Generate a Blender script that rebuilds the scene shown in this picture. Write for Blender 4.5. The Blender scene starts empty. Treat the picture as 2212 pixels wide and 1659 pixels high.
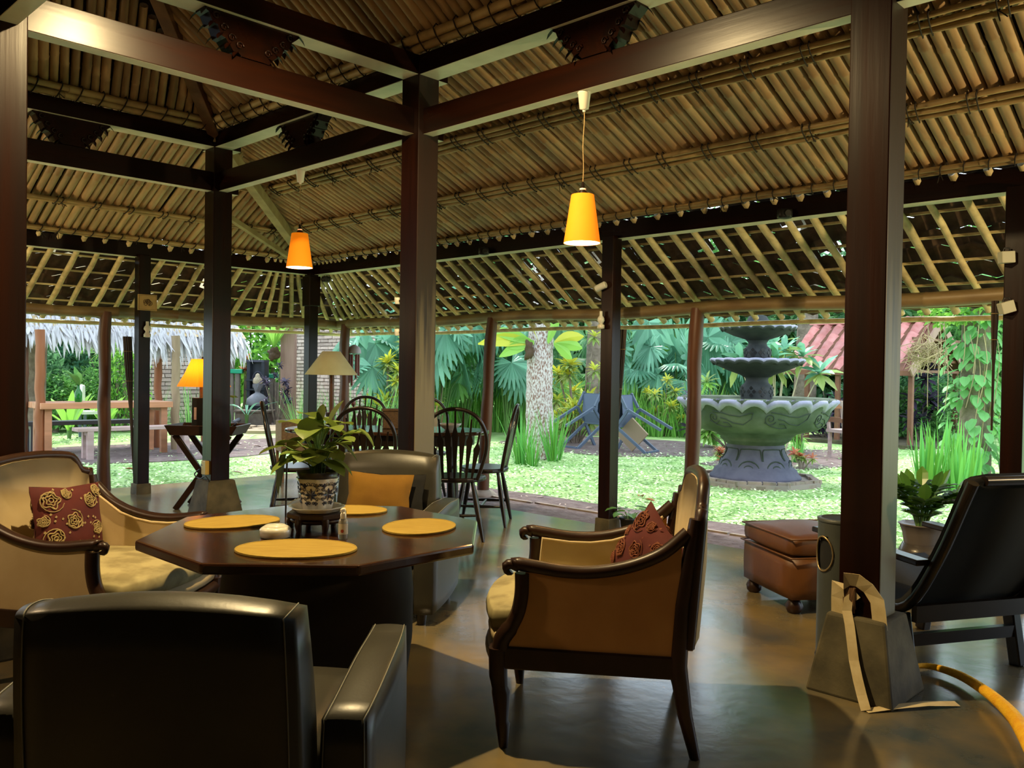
import bpy, bmesh, math, random
from mathutils import Vector as V, Matrix as MX, noise as NZ
from math import sin, cos, pi, radians as RAD
random.seed(7)
S = bpy.context.scene; C = S.collection
R = random.uniform
# ------------------------------------------------------------ camera
cam = bpy.data.objects.new('camera', bpy.data.cameras.new('camera')); C.objects.link(cam); S.camera = cam
EYE = V((0, 0, 1.25)); FPX = 1869.9
_y, _p, _r = RAD(44.1555), RAD(-.845), RAD(.8694)
_f = V((-sin(_y), cos(_y), 0)); _rt = V((cos(_y), sin(_y), 0)); _u = V((0, 0, 1))
FW = _f*cos(_p)+_u*sin(_p); _u2 = _u*cos(_p)-_f*sin(_p)
RT = _rt*cos(_r)+_u2*sin(_r); UP = _u2*cos(_r)-_rt*sin(_r)
cam.matrix_world = MX(((RT.x, UP.x, -FW.x, EYE.x), (RT.y, UP.y, -FW.y, EYE.y), (RT.z, UP.z, -FW.z, EYE.z), (0, 0, 0, 1)))
cam.data.sensor_width = 36; cam.data.lens = FPX/2212*36; cam.data.clip_start = .05; cam.data.clip_end = 300
def ray(x, y): return FW+RT*((x-1106)/FPX)-UP*((y-829.5)/FPX)
def at(x, y, z=0.0):                       # point of the horizontal plane z seen at a pixel of the photograph
    d = ray(x, y); return EYE+d*((z-1.25)/d.z)
def PD(x, y, d): return EYE+ray(x, y)*d    # point at a given depth
def atY(x, y, Y): d = ray(x, y); return EYE+d*(Y/d.y)
def atX(x, y, X): d = ray(x, y); return EYE+d*(X/d.x)
def W(d, r, z=0): return V((_f.x*d+_rt.x*r, _f.y*d+_rt.y*r, z))   # metres ahead of / right of the place the photographer stood
AF = math.atan2(_f.y, _f.x)                # heading of the view
# ------------------------------------------------------------ light
S.view_settings.view_transform = 'Standard'; S.view_settings.look = 'None'
S.view_settings.exposure = 0.0; S.view_settings.gamma = 1.0; S.view_settings.use_curve_mapping = False
wd = bpy.data.worlds.new('sky'); S.world = wd; wd.use_nodes = True
_n = wd.node_tree.nodes; _bg = _n['Background']
_bg.inputs[0].default_value = (.72, .86, 1.0, 1); _bg.inputs[1].default_value = 3.4
def light(name, kind, loc, energy, col, size=.1, rot=None, **k):
    l = bpy.data.lights.new(name, kind); l.energy = energy; l.color = col
    if kind == 'SUN': l.angle = size
    else: l.shadow_soft_size = size
    for a, b in k.items(): setattr(l, a, b)
    o = bpy.data.objects.new(name, l); o.location = loc; C.objects.link(o)
    if rot is not None: o.rotation_euler = V(rot).to_track_quat('Z', 'Y').to_euler()
    return o
light('sun', 'SUN', (-10, 10, 20), 5.0, (1, .96, .86), RAD(6), rot=(-.42, .22, .88))
LAMP = light('ridge_bulb_light', 'POINT', (-2.8, 1.85, 3.225), 500, (1, .74, .36), .03)
light('left_bulb_light', 'POINT', (-3.75, -.02, 2.06), 75, (1, .70, .38), .05)
def added_uplight(loc, aim, w):  # added out-of-view spots that brighten the bamboo ceiling
    o = light('added_uplight', 'SPOT', loc, w, (1, .72, .36), .06, rot=V(loc)-V(aim)); o.data.spot_size = RAD(118); o.data.spot_blend = .8
added_uplight((-8.1, .75, 1.75), (-7.6, 3.6, 2.7), 80)
added_uplight((1.2, 4.75, 1.75), (-3.2, 4.45, 2.8), 270)
# ------------------------------------------------------------ materials
MATS = {}
def mk(name, col, rough=.6, col2=None, scale=6, stretch=(1, 1, 1), bump=0, bscale=None, bdist=.01, metal=0, spec=.5, coat=0,
       trans=0, emit=0, rand=0, island=0, lo=.35, hi=.65, detail=5, rvar=0, icol=None, alpha=1, transm=0, ior=1.45, coord='Object', croug=.1):
    m = bpy.data.materials.new(name); m.use_nodes = True; MATS[name] = m
    nt = m.node_tree; N = nt.nodes; L = nt.links; b = N['Principled BSDF']
    b.inputs['Base Color'].default_value = (*col, 1); b.inputs['Roughness'].default_value = rough
    b.inputs['Metallic'].default_value = metal; b.inputs['Specular IOR Level'].default_value = spec
    b.inputs['Coat Weight'].default_value = coat; b.inputs['Coat Roughness'].default_value = croug
    b.inputs['Transmission Weight'].default_value = transm; b.inputs['IOR'].default_value = ior; b.inputs['Alpha'].default_value = alpha
    src = None
    tc = N.new('ShaderNodeTexCoord'); mp = N.new('ShaderNodeMapping'); mp.inputs['Scale'].default_value = stretch
    L.new(tc.outputs[coord], mp.inputs[0]); vec = mp.outputs[0]
    if rand:
        oi = N.new('ShaderNodeObjectInfo'); ad = N.new('ShaderNodeVectorMath'); ad.operation = 'MULTIPLY_ADD'
        cx = N.new('ShaderNodeCombineXYZ'); L.new(oi.outputs['Random'], cx.inputs[0]); L.new(oi.outputs['Random'], cx.inputs[1])
        L.new(cx.outputs[0], ad.inputs[0]); ad.inputs[1].default_value = (37, 91, 13); L.new(vec, ad.inputs[2]); vec = ad.outputs[0]
    if col2:
        no = N.new('ShaderNodeTexNoise'); no.inputs['Scale'].default_value = scale; no.inputs['Detail'].default_value = detail
        L.new(vec, no.inputs['Vector'])
        rp = N.new('ShaderNodeValToRGB'); rp.color_ramp.elements[0].position = lo; rp.color_ramp.elements[1].position = hi
        rp.color_ramp.elements[0].color = (*col, 1); rp.color_ramp.elements[1].color = (*col2, 1)
        L.new(no.outputs['Fac'], rp.inputs[0]); src = rp.outputs[0]
        if rvar:
            mr = N.new('ShaderNodeMapRange'); mr.inputs[3].default_value = max(.02, rough-rvar); mr.inputs[4].default_value = min(1, rough+rvar)
            L.new(no.outputs['Fac'], mr.inputs[0]); L.new(mr.outputs[0], b.inputs['Roughness'])
    for amt, kind in ((rand, 'o'), (island, 'i')):
        if not amt: continue
        if kind == 'o': rn = N.new('ShaderNodeObjectInfo').outputs['Random']
        else: rn = N.new('ShaderNodeNewGeometry').outputs['Random Per Island']
        if src is None:
            rg = N.new('ShaderNodeRGB'); rg.outputs[0].default_value = (*col, 1); src = rg.outputs[0]
        if kind == 'i' and icol:
            mx = N.new('ShaderNodeMix'); mx.data_type = 'RGBA'; L.new(rn, mx.inputs[0]); L.new(src, mx.inputs[6]); mx.inputs[7].default_value = (*icol, 1); src = mx.outputs[2]
        hs = N.new('ShaderNodeHueSaturation'); mr = N.new('ShaderNodeMapRange'); mr.inputs[3].default_value = 1-amt; mr.inputs[4].default_value = 1+amt
        L.new(rn, mr.inputs[0]); L.new(mr.outputs[0], hs.inputs['Value']); L.new(src, hs.inputs['Color']); src = hs.outputs[0]
    if src: L.new(src, b.inputs['Base Color'])
    if emit:
        b.inputs['Emission Strength'].default_value = emit; b.inputs['Emission Color'].default_value = (*col, 1)
    if bump:
        bn = N.new('ShaderNodeTexNoise'); bn.inputs['Scale'].default_value = bscale or scale; bn.inputs['Detail'].default_value = 6
        L.new(vec, bn.inputs['Vector']); bp = N.new('ShaderNodeBump'); bp.inputs['Strength'].default_value = bump; bp.inputs['Distance'].default_value = bdist
        L.new(bn.outputs['Fac'], bp.inputs['Height']); L.new(bp.outputs[0], b.inputs['Normal'])
    if trans:
        out = N['Material Output']; t = N.new('ShaderNodeBsdfTranslucent'); ms = N.new('ShaderNodeMixShader'); ms.inputs[0].default_value = trans
        if src: L.new(src, t.inputs[0])
        else: t.inputs[0].default_value = (*col, 1)
        L.new(b.outputs[0], ms.inputs[1]); L.new(t.outputs[0], ms.inputs[2]); L.new(ms.outputs[0], out.inputs[0])
    return m
WD1, WD2 = (.014, .0034, .0011), (.0065, .0017, .0006)
for ax, st in (('x', (.12, 2, 2)), ('y', (2, .12, 2)), ('z', (2.2, 2.2, .12))):
    mk('wood_'+ax, WD1, .29, WD2, 7, st, bump=.12, bscale=16, bdist=.004, spec=.2, rand=.12, rvar=.06)
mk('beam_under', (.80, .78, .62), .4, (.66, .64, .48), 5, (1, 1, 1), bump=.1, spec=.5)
mk('wood_weathered', (.11, .075, .03), .55, (.05, .028, .012), 6, (2.2, 2.2, .1), bump=.25, bscale=12, bdist=.004, rand=.1)
mk('wood_dark', (.018, .007, .003), .38, (.03, .011, .005), 9, (1, 1, 1), spec=.45)
mk('wood_black', (.007, .004, .003), .28, (.012, .007, .005), 9, spec=.6)
mk('wood_hip', (.21, .11, .04), .6, (.12, .06, .025), 6, rand=.1)
mk('wood_pale', (.42, .34, .17), .6, (.30, .23, .11), 8, rand=.1)
mk('table_top', (.050, .018, .007), .16, (.028, .010, .004), 5, (.35, 2.2, 1), spec=.6, coat=.5, croug=.12, bump=.08, bscale=5, rvar=.06)
mk('bamboo', (.46, .31, .145), .5, (.27, .17, .075), 9, (3, .5, 3), bump=.2, bscale=14, bdist=.004, rand=.28, lo=.3, hi=.75)
mk('bamboo_pale', (.80, .68, .36), .5, (.50, .41, .20), 7, (3, .5, 3), bump=.2, bscale=14, bdist=.003, rand=.25, lo=.35, hi=.7)
mk('bamboo_batten', (.44, .31, .13), .5, (.31, .21, .085), 10, (1, 1, 1), rand=.12)
mk('bamboo_eave', (.27, .19, .085), .45, (.16, .10, .045), 5, (.6, .6, 2), bump=.1, rand=.05)
mk('lashing', (.02, .013, .008), .8)
mk('backing', (.035, .022, .012), .9)
mk('roof_tile_dark', (.10, .062, .035), .85, (.05, .03, .018), 12, island=.3)
mk('post_brown', (.12, .042, .018), .45, (.06, .021, .009), 5, (2, 2, .25), rand=.15, bump=.1)
mk('concrete_plinth', (.115, .095, .05), .85, (.05, .042, .022), 7, bump=.5, bscale=30, bdist=.004)
mk('floor', (.046, .062, .066), .18, (.24, .165, .058), 1.5, bump=.2, bscale=8, bdist=.006, spec=.75, rvar=.07, lo=.36, hi=.62, detail=9)
mk('soil', (.115, .075, .07), .95, (.20, .15, .14), 9, bump=.8, bscale=30, bdist=.02, detail=8)
mk('lawn', (.22, .42, .10), .9, (.46, .62, .26), 2.2, bump=.8, bscale=60, bdist=.02, detail=10, lo=.35, hi=.62)
mk('cream_cloth', (.56, .44, .25), .85, (.48, .36, .19), 5, bump=.15, bscale=200, bdist=.001)
mk('tan_cloth', (.55, .27, .075), .85, (.46, .21, .055), 5, bump=.2, bscale=220, bdist=.001)
mk('seat_damask', (.40, .34, .17), .75, (.25, .205, .095), 9, bump=.1, bscale=9, detail=4, lo=.42, hi=.6)
mk('leather', (.034, .031, .021), .38, (.025, .023, .016), 6, bump=.22, bscale=120, bdist=.0012, spec=.55)
mk('leather_seam', (.20, .19, .14), .6)
mk('mat_yellow', (.29, .185, .022), .85, (.35, .235, .036), 9, (1, 5, 1), bump=.5, bscale=90, bdist=.002)
mk('cushion_yellow', (.20, .10, .007), .9, (.16, .075, .005), 5, bump=.3, bscale=150, bdist=.002)
mk('cushion_black', (.006, .006, .006), .9)
mk('ceramic_white', (.66, .64, .54), .18, coat=.5)
mk('porcelain', (.72, .71, .66), .2, coat=.6)
mk('porcelain_blue', (.012, .022, .06), .25, coat=.6)
mk('gravel', (.55, .42, .25), .9, (.35, .24, .13), 40)
mk('black_plastic', (.010, .010, .010), .4)
mk('clear_plastic', (.55, .55, .52), .15, transm=.6, alpha=1)
mk('white_plastic', (.70, .68, .58), .4)
mk('label_red', (.45, .06, .02), .6)
mk('drum_cloth', (.020, .014, .009), .8, (.028, .02, .012), 9)
mk('shade_orange', (1.0, .24, .004), .8, emit=.5)
mk('lamp_inside', (1.0, .86, .58), .5, emit=6)
mk('bulb', (1.0, .85, .55), .5, emit=12)
mk('cord', (.30, .20, .08), .6)
mk('brown_leather', (.13, .048, .010), .45, (.085, .028, .006), 4, bump=.2, bscale=60, bdist=.002)
mk('bin_grey', (.055, .060, .050), .45, (.04, .045, .04), 6)
mk('tape', (.62, .50, .28), .55, (.52, .40, .2), 20)
mk('streak_orange', (.98, .56, .02), .8, (.9, .42, .012), 30, bump=.8, bscale=150, bdist=.006, emit=0)
mk('black_metal', (.012, .012, .013), .4, metal=.3)
mk('clay_pot', (.06, .05, .045), .35, coat=.3)
mk('pot_rim', (.13, .11, .10), .4)
mk('lantern_white', (.38, .37, .28), .6)
mk('picture_paper', (.50, .36, .14), .7, (.42, .30, .12), 8)
mk('picture_ink', (.12, .07, .03), .8)
mk('frosted', (.62, .62, .55), .3)
mk('dark_slats', (.028, .014, .008), .6, (.05, .025, .012), 30, (1, 1, .05))
mk('wicker', (.10, .055, .022), .7, (.05, .025, .01), 60, (1, 1, 3), bump=.4, bscale=60)
mk('rattan_tan', (.24, .135, .05), .7, (.15, .08, .03), 40, bump=.3)
mk('shade_cream', (.80, .70, .48), .8, (.70, .56, .32), 3, trans=.5)
mk('shade_amber', (1.0, .36, .02), .7, emit=.25, trans=.5)
mk('glass_green', (.02, .22, .03), .1, transm=.5)
mk('outlet', (.50, .36, .10), .4)
def bleached():  # bleached lower wood, with garden light on that face put into the colour
    m = mk('wood_bleached', WD1, .5, WD2, 7, (2.2, 2.2, .12), bump=.2, bscale=16, bdist=.004); nt = m.node_tree; N = nt.nodes; L = nt.links; b = N['Principled BSDF']  # bleached wood with garden light painted in
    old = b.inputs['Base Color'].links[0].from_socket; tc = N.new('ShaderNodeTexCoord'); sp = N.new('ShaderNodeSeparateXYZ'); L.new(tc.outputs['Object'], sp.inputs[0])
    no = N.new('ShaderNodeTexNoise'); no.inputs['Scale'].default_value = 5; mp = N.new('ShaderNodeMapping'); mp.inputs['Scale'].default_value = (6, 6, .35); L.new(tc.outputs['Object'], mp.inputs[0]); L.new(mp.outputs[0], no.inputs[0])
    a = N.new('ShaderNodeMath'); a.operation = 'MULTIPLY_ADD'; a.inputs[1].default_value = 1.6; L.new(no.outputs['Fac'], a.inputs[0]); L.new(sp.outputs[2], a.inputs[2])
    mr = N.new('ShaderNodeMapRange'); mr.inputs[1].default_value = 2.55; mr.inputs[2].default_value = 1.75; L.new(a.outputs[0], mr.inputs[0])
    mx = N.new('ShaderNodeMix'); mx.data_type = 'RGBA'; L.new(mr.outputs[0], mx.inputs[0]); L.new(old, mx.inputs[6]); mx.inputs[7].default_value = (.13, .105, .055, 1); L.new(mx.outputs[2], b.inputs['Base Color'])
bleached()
# garden
def leafm(name, a, b=None, **k):
    k = {**dict(rough=.45, island=.3, trans=.35, spec=.4), **k}
    return mk(name, a, k.pop('rough'), icol=b, **k)
leafm('leaf_mid', (.10, .28, .075), (.20, .42, .12))
leafm('leaf_dark', (.07, .20, .09), (.16, .33, .15))
leafm('leaf_bluish', (.10, .30, .18), (.20, .44, .30), rough=.3)
leafm('leaf_light', (.22, .50, .07), (.36, .62, .12))
leafm('leaf_yellow', (.75, .64, .04), (.45, .52, .08))
leafm('leaf_cream', (.42, .46, .16), (.24, .38, .10))
leafm('leaf_purple', (.030, .022, .045), (.11, .085, .15), rough=.25)
leafm('leaf_red', (.45, .05, .03), (.50, .22, .10))
leafm('leaf_grass', (.15, .40, .07), (.30, .56, .12))
leafm('leaf_iris', (.20, .52, .07), (.12, .38, .10))
leafm('leaf_vine', (.13, .40, .11), (.24, .52, .18))
leafm('leaf_house', (.20, .25, .035), (.10, .17, .035), trans=.3)
leafm('leaf_pothos_old', (.05, .085, .03), (.09, .10, .03))
leafm('leaf_zz', (.055, .15, .02), (.09, .20, .03), trans=.2, rough=.25)
leafm('thatch', (.78, .76, .78), (.42, .40, .42), trans=.15, rough=.8)
mk('stem_green', (.10, .20, .05), .5)
mk('stem_tan', (.50, .42, .30), .7)
mk('bark_pale', (.60, .55, .54), .9, (.24, .13, .10), 11, (5, 5, 2.2), bump=.6, bscale=16, bdist=.02, lo=.44, hi=.60, detail=8)
mk('bark_brown', (.16, .12, .09), .9, (.27, .21, .16), 9, bump=.8, bscale=12, bdist=.03)
mk('stone_blue', (.065, .065, .10), .8, (.10, .10, .14), 6, bump=.3, bscale=40, bdist=.004)
mk('stone_moss', (.04, .06, .03), .85, (.10, .125, .085), 3.5, bump=.3, bscale=40, bdist=.004, detail=8)
mk('stone_rim', (.24, .24, .33), .8, (.32, .31, .40), 6, bump=.3, bscale=40, bdist=.004)
mk('stone_dark', (.03, .036, .038), .7, (.055, .06, .06), 6, bump=.3, bscale=40, bdist=.004)
mk('carving', (.035, .05, .04), .9)
mk('stone_black', (.018, .022, .034), .5, (.032, .038, .052), 6)
mk('statue_grey', (.24, .24, .28), .7, (.17, .17, .20), 7)
mk('statue_cap', (.50, .42, .30), .9, (.35, .28, .2), 40, bump=.5)
mk('basin_stone', (.14, .105, .085), .8, (.2, .16, .13), 8)
mk('brick', (.50, .37, .31), .9, (.64, .52, .47), 9, rand=.25, bump=.4, bscale=30)
mk('brick_joint', (.26, .22, .19), .95)
mk('paver', (.30, .23, .19), .9, (.2, .17, .13), 9, rand=.2, bump=.3)
mk('hut_tile', (.48, .16, .14), .7, (.60, .27, .25), 5, rand=.25, island=.12)
mk('hut_wood', (.20, .085, .045), .6, (.14, .055, .03), 6, rand=.1)
mk('picnic_wood', (.50, .22, .11), .6, (.38, .17, .085), 4, (.4, 3, 3), rand=.15)
mk('picnic_grey', (.38, .25, .23), .7, (.46, .34, .32), 5, (.4, 3, 3), rand=.1)
mk('bench_dark', (.06, .055, .06), .5)
mk('post_orange', (.30, .10, .035), .5, (.22, .07, .025), 4, (2, 2, .3))
mk('post_tan', (.34, .25, .15), .6, (.22, .15, .085), 5, (2, 2, .3))
mk('gate_wood', (.36, .22, .17), .6, (.28, .16, .12), 5, (2, 2, .2))
mk('fence_grey', (.17, .14, .12), .8, (.25, .21, .18), 6)
mk('steel_blue', (.085, .115, .17), .5)
mk('canvas_blue', (.10, .13, .20), .7)
mk('plank_tan', (.33, .24, .15), .7)
mk('white_paint', (.80, .80, .80), .5)
mk('green_box', (.02, .35, .20), .5)
mk('shell', (.30, .26, .27), .5)
mk('chime_red', (.14, .035, .03), .4)
mk('nest', (.42, .32, .17), .8, island=.3)
mk('rubber', (.018, .020, .020), .6)
mk('metal_cap', (.35, .25, .12), .35, metal=.8)
# ------------------------------------------------------------ mesh helpers
class MB:
    def __init__(s): s.v = []; s.f = []; s.sm = []; s.M = MX.Identity(4); s.mi = []; s.cur = 0
    def add(s, vs, fs, smooth=False):
        o = len(s.v); M_ = s.M
        s.v += [tuple(M_ @ V(p)) for p in vs]; s.f += [tuple(i+o for i in f) for f in fs]
        s.sm += [smooth]*len(fs); s.mi += [s.cur]*len(fs); return s
    def box(s, c, sz, rz=0, R3=None):
        x, y, z = sz[0]/2, sz[1]/2, sz[2]/2
        m = (R3 or MX.Rotation(rz, 3, 'Z'))
        vs = [V(c)+m @ V((a*x, b*y, d*z)) for d in (-1, 1) for a, b in ((-1, -1), (1, -1), (1, 1), (-1, 1))]
        return s.add(vs, [(3, 2, 1, 0), (4, 5, 6, 7), (0, 1, 5, 4), (1, 2, 6, 5), (2, 3, 7, 6), (3, 0, 4, 7)])
    def frus(s, c, b, t, z0, z1):   # square frustum half sizes b,t
        vs = [(c[0]+a*h, c[1]+d*h, z) for h, z in ((b, z0), (t, z1)) for a, d in ((-1, -1), (1, -1), (1, 1), (-1, 1))]
        return s.add(vs, [(3, 2, 1, 0), (4, 5, 6, 7), (0, 1, 5, 4), (1, 2, 6, 5), (2, 3, 7, 6), (3, 0, 4, 7)])
    def bar(s, p, q, w, h, up=(0, 0, 1)):  # rectangular bar
        p, q = V(p), V(q); t = (q-p).normalized(); u = V(up)
        x = t.cross(u)
        if x.length < 1e-4: x = t.cross(V((1, 0, 0)))
        x.normalize(); y = x.cross(t).normalized()
        vs = [e+x*(a*w/2)+y*(b*h/2) for e in (p, q) for a, b in ((-1, -1), (1, -1), (1, 1), (-1, 1))]
        return s.add(vs, [(0, 1, 2, 3), (7, 6, 5, 4), (4, 5, 1, 0), (5, 6, 2, 1), (6, 7, 3, 2), (7, 4, 0, 3)])
    def tube(s, pts, rs, n=8, cap=True, smooth=True, flat=1.0, up=None):
        pts = [V(p) for p in pts]; k = len(pts)
        if not hasattr(rs, '__len__'): rs = [rs]*k
        vs = []; px = None
        for i, p in enumerate(pts):
            t = (pts[min(i+1, k-1)]-pts[max(i-1, 0)]).normalized()
            if px is None:
                a = V(up) if up else (V((0, 0, 1)) if abs(t.z) < .9 else V((1, 0, 0)))
                x = t.cross(a).normalized()
            else:
                x = (px-t*px.dot(t)).normalized()
            y = t.cross(x); px = x
            for j in range(n):
                a = 2*pi*j/n; vs.append(p+x*(rs[i]*cos(a))+y*(rs[i]*sin(a)*flat))
        fs = [(i*n+j, i*n+(j+1) % n, (i+1)*n+(j+1) % n, (i+1)*n+j) for i in range(k-1) for j in range(n)]
        s.add(vs, fs, smooth)
        if cap:
            s.add(vs[:n], [tuple(range(n))[::-1]]); s.add(vs[-n:], [tuple(range(n))])
        return s
    def cyl(s, p, q, r, r2=None, n=12, cap=True): return s.tube([p, q], [r, r if r2 is None else r2], n, cap)
    def lathe(s, prof, n=24, c=(0, 0, 0), mod=None, smooth=True, cap=True):
        vs = []
        for i, (r, z) in enumerate(prof):
            for j in range(n):
                a = 2*pi*j/n; rr, zz = (r, z) if mod is None else mod(i, r, z, a)
                vs.append((c[0]+rr*cos(a), c[1]+rr*sin(a), c[2]+zz))
        k = len(prof)
        fs = [(i*n+j, i*n+(j+1) % n, (i+1)*n+(j+1) % n, (i+1)*n+j) for i in range(k-1) for j in range(n)]
        s.add(vs, fs, smooth)
        if cap: s.add(vs[:n], [tuple(range(n))[::-1]]); s.add(vs[-n:], [tuple(range(n))])
        return s
    def prism(s, out, h, plane='xy', off=0.0):  # extrude 2D outline (ccw) by h
        n = len(out)
        def P(a, b, c): return {'xy': (a, b, c), 'xz': (a, c, b), 'yz': (c, a, b)}[plane]
        vs = [P(a, b, off) for a, b in out]+[P(a, b, off+h) for a, b in out]
        fs = [tuple(range(n))[::-1], tuple(range(n, 2*n))]+[(i, (i+1) % n, (i+1) % n+n, i+n) for i in range(n)]
        return s.add(vs, fs)
    def rbox(s, c, sz, r, k=5, fn=None):        # soft box
        hx, hy, hz = [max(a/2-r, 1e-4) for a in sz]
        g = [-1+2*i/k for i in range(k+1)]
        vs, fs = [], []; idx = {}
        def vert(p):
            key = tuple(round(a, 5) for a in p)
            if key in idx: return idx[key]
            q = V(p); # map cube point
            t = [max(-1, min(1, a)) for a in p]
            e = V([math.tan(a*pi/4) for a in t]).normalized()
            inner = V((hx*SG(t[0]), hy*SG(t[1]), hz*SG(t[2])))
            o = inner+e*r
            if fn: o = fn(o)
            idx[key] = len(vs); vs.append(V(c)+o); return idx[key]
        def SG(a): return a if abs(a) < 1 else math.copysign(1, a)
        for ax in range(3):
            for sg in (-1, 1):
                for i in range(k):
                    for j in range(k):
                        q = []
                        for (a, b) in ((i, j), (i+1, j), (i+1, j+1), (i, j+1)):
                            p = [0, 0, 0]; p[ax] = sg; p[(ax+1) % 3] = g[a]; p[(ax+2) % 3] = g[b]; q.append(vert(p))
                        fs.append(tuple(q if sg > 0 else q[::-1]))
        return s.add(vs, fs, True)
    @staticmethod
    def rpt(p, sz, r, fn=None, e_=.0012):
        e = V([math.tan(a*pi/4) for a in p]).normalized(); o = V([max(sz[i]/2-r, 1e-4)*p[i] for i in range(3)])+e*(r+e_)
        return fn(o) if fn else o
    def leaf(s, b, d, L, w, droop=.3, seg=4, fold=.25, prof=None, side=None, smooth=False):
        b, d = V(b), V(d).normalized(); z = V((0, 0, 1))
        x = side or d.cross(z)
        if x.length < 1e-3: x = V((1, 0, 0))
        x = V(x).normalized(); p = b.copy(); t = d.copy(); vs = []
        for i in range(seg+1):
            f = i/seg; ww = w/2*((prof(f)) if prof else sin(pi*min(1, f*.92+.06))**.8)
            n = x.cross(t).normalized()
            vs += [p-x*ww+n*(fold*ww), p.copy(), p+x*ww+n*(fold*ww)]
            t = (t-z*(droop/seg)).normalized(); p = p+t*(L/seg)
        fs = []
        for i in range(seg):
            a = 3*i; fs += [(a, a+1, a+4, a+3), (a+1, a+2, a+5, a+4)]
        return s.add(vs, fs, smooth)
    def mesh(s, name, mats):
        me = bpy.data.meshes.new(name); me.from_pydata(s.v, [], s.f); me.update()
        me.polygons.foreach_set('use_smooth', s.sm); me.polygons.foreach_set('material_index', s.mi)
        for m in (mats if isinstance(mats, (list, tuple)) else [mats]): me.materials.append(MATS[m])
        return me
    def build(s, name, mats, parent=None, bev=0, bseg=2, **k):
        return link(name, s.mesh(name, mats), parent, bev, bseg, **k)
def link(name, me, parent=None, bev=0, bseg=2, kind=None, label=None):
    o = bpy.data.objects.new(name, me); C.objects.link(o)
    if parent: o.parent = parent
    if bev:
        m = o.modifiers.new('bevel', 'BEVEL'); m.width = bev; m.segments = bseg; m.limit_method = 'ANGLE'; m.angle_limit = RAD(35)
    if kind: o['kind'] = kind
    if label: o['label'] = label
    return o
def tag(o, label, cat, group=None):
    o['label'] = label; o['category'] = cat
    if group: o['group'] = group
    return o
def thing(name, label, cat, loc=(0, 0, 0), rz=0, group=None):
    o = bpy.data.objects.new(name, None); o.empty_display_size = .1; C.objects.link(o); o.location = loc; o.rotation_euler = (0, 0, rz)
    return tag(o, label, cat, group)
def struct(o): o['kind'] = 'structure'; return o
def kids(o): return [c for c in bpy.data.objects if c.parent == o]
KIDS = {}
def dup(o, loc=None, rz=None, label=None, sc=None, parent=None):
    c = o.copy(); C.objects.link(c)
    if parent: c.parent = parent
    if loc is not None: c.location = loc
    if rz is not None: c.rotation_euler = (0, 0, rz)
    if sc: c.scale = (sc,)*3 if not hasattr(sc, '__len__') else sc
    if label: c['label'] = label
    for ch in (KIDS.setdefault(o.name, None) or KIDS.__setitem__(o.name, kids(o)) or KIDS[o.name]): dup(ch, parent=c)
    return c
def spiral(c, r0, r1, a0, turns, n, ux, uz):
    out = []
    for i in range(n+1):
        f = i/n; a = a0+turns*2*pi*f; r = r0+(r1-r0)*f
        out.append(V(c)+V(ux)*(r*cos(a))+V(uz)*(r*sin(a)))
    return out
def crv(pts, n=6):   # catmull-rom through points
    P = [V(p) if len(p) == 3 else V((p[0], p[1], 0)) for p in pts]; out = []
    for i in range(len(P)-1):
        a, b, c, d = P[max(i-1, 0)], P[i], P[i+1], P[min(i+2, len(P)-1)]
        for j in range(n):
            t = j/n; out.append(.5*((2*b)+(c-a)*t+(2*a-5*b+4*c-d)*t*t+(3*b-a-3*c+d)*t**3))
    return out+[P[-1]]
ORD = 'first second third fourth fifth sixth seventh eighth ninth tenth eleventh twelfth thirteenth fourteenth fifteenth sixteenth seventeenth eighteenth nineteenth twentieth'.split()
def ordn(i): return ORD[i] if i < 20 else 'twenty '+ORD[i-20]
# ------------------------------------------------------------ ground and floor
GZ = -.05
CX = {4: -6.803, 2: -4.1965, 3: -1.373}; CY = 3.4666; CY1 = 1.14
m = MB(); n = 60
m.add([(-70, -30, GZ), (40, -30, GZ), (40, 70, GZ), (-70, 70, GZ)], [(0, 1, 2, 3)])
struct(tag(m.build('lawn', 'lawn'), 'green ground cover lawn running from the pavilion to the hedges', 'lawn'))
m = MB(); m.prism([(-9.0, -4.05), (2.0, -4.05), (2.0, 5.6), (-9.0, 5.6)], .10, 'xy', -.0995)
struct(tag(m.build('floor', 'floor'), 'polished blue green cement floor of the pavilion', 'floor'))
def strip(m, pts, z0, z1):
    n_ = len(pts); vs = [(x, y, z0) for x, y in pts]+[(x, y, z1) for x, y in pts]
    m.add(vs, [tuple(range(n_, 2*n_))]+[(i, (i+1) % n_, (i+1) % n_+n_, i+n_) for i in range(n_)])
inner = [(-9.0+.25*i, 5.56) for i in range(45)]
outer = [(x, 6.55+.10*NZ.noise(V((x*1.3, 2, 0)))+.05*NZ.noise(V((x*6, 1, 0)))) for x, y in inner]
m = MB(); k_ = len(inner)
m.add([(x, y, -.012) for x, y in inner+outer]+[(x, y, -.09) for x, y in outer], [(i, i+1, k_+i+1, k_+i) for i in range(k_-1)]+[(k_+i, k_+i+1, 2*k_+i+1, 2*k_+i) for i in range(k_-1)])
struct(tag(m.build('soil_border', 'soil'), 'strip of purplish bare soil between the cement floor and the lawn', 'soil'))
m = MB()
for i in range(26):
    x0 = -8.95+.42*i; a = .012*sin(i*1.7)-.03
    m.box((x0+.2, 6.12+a, -.03), (.39, .035, .065), rz=R(-.03, .03))
struct(tag(m.build('trim_1', 'paver'), 'low worn kerb of thin bricks set along the soil strip', 'kerb'))
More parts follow.
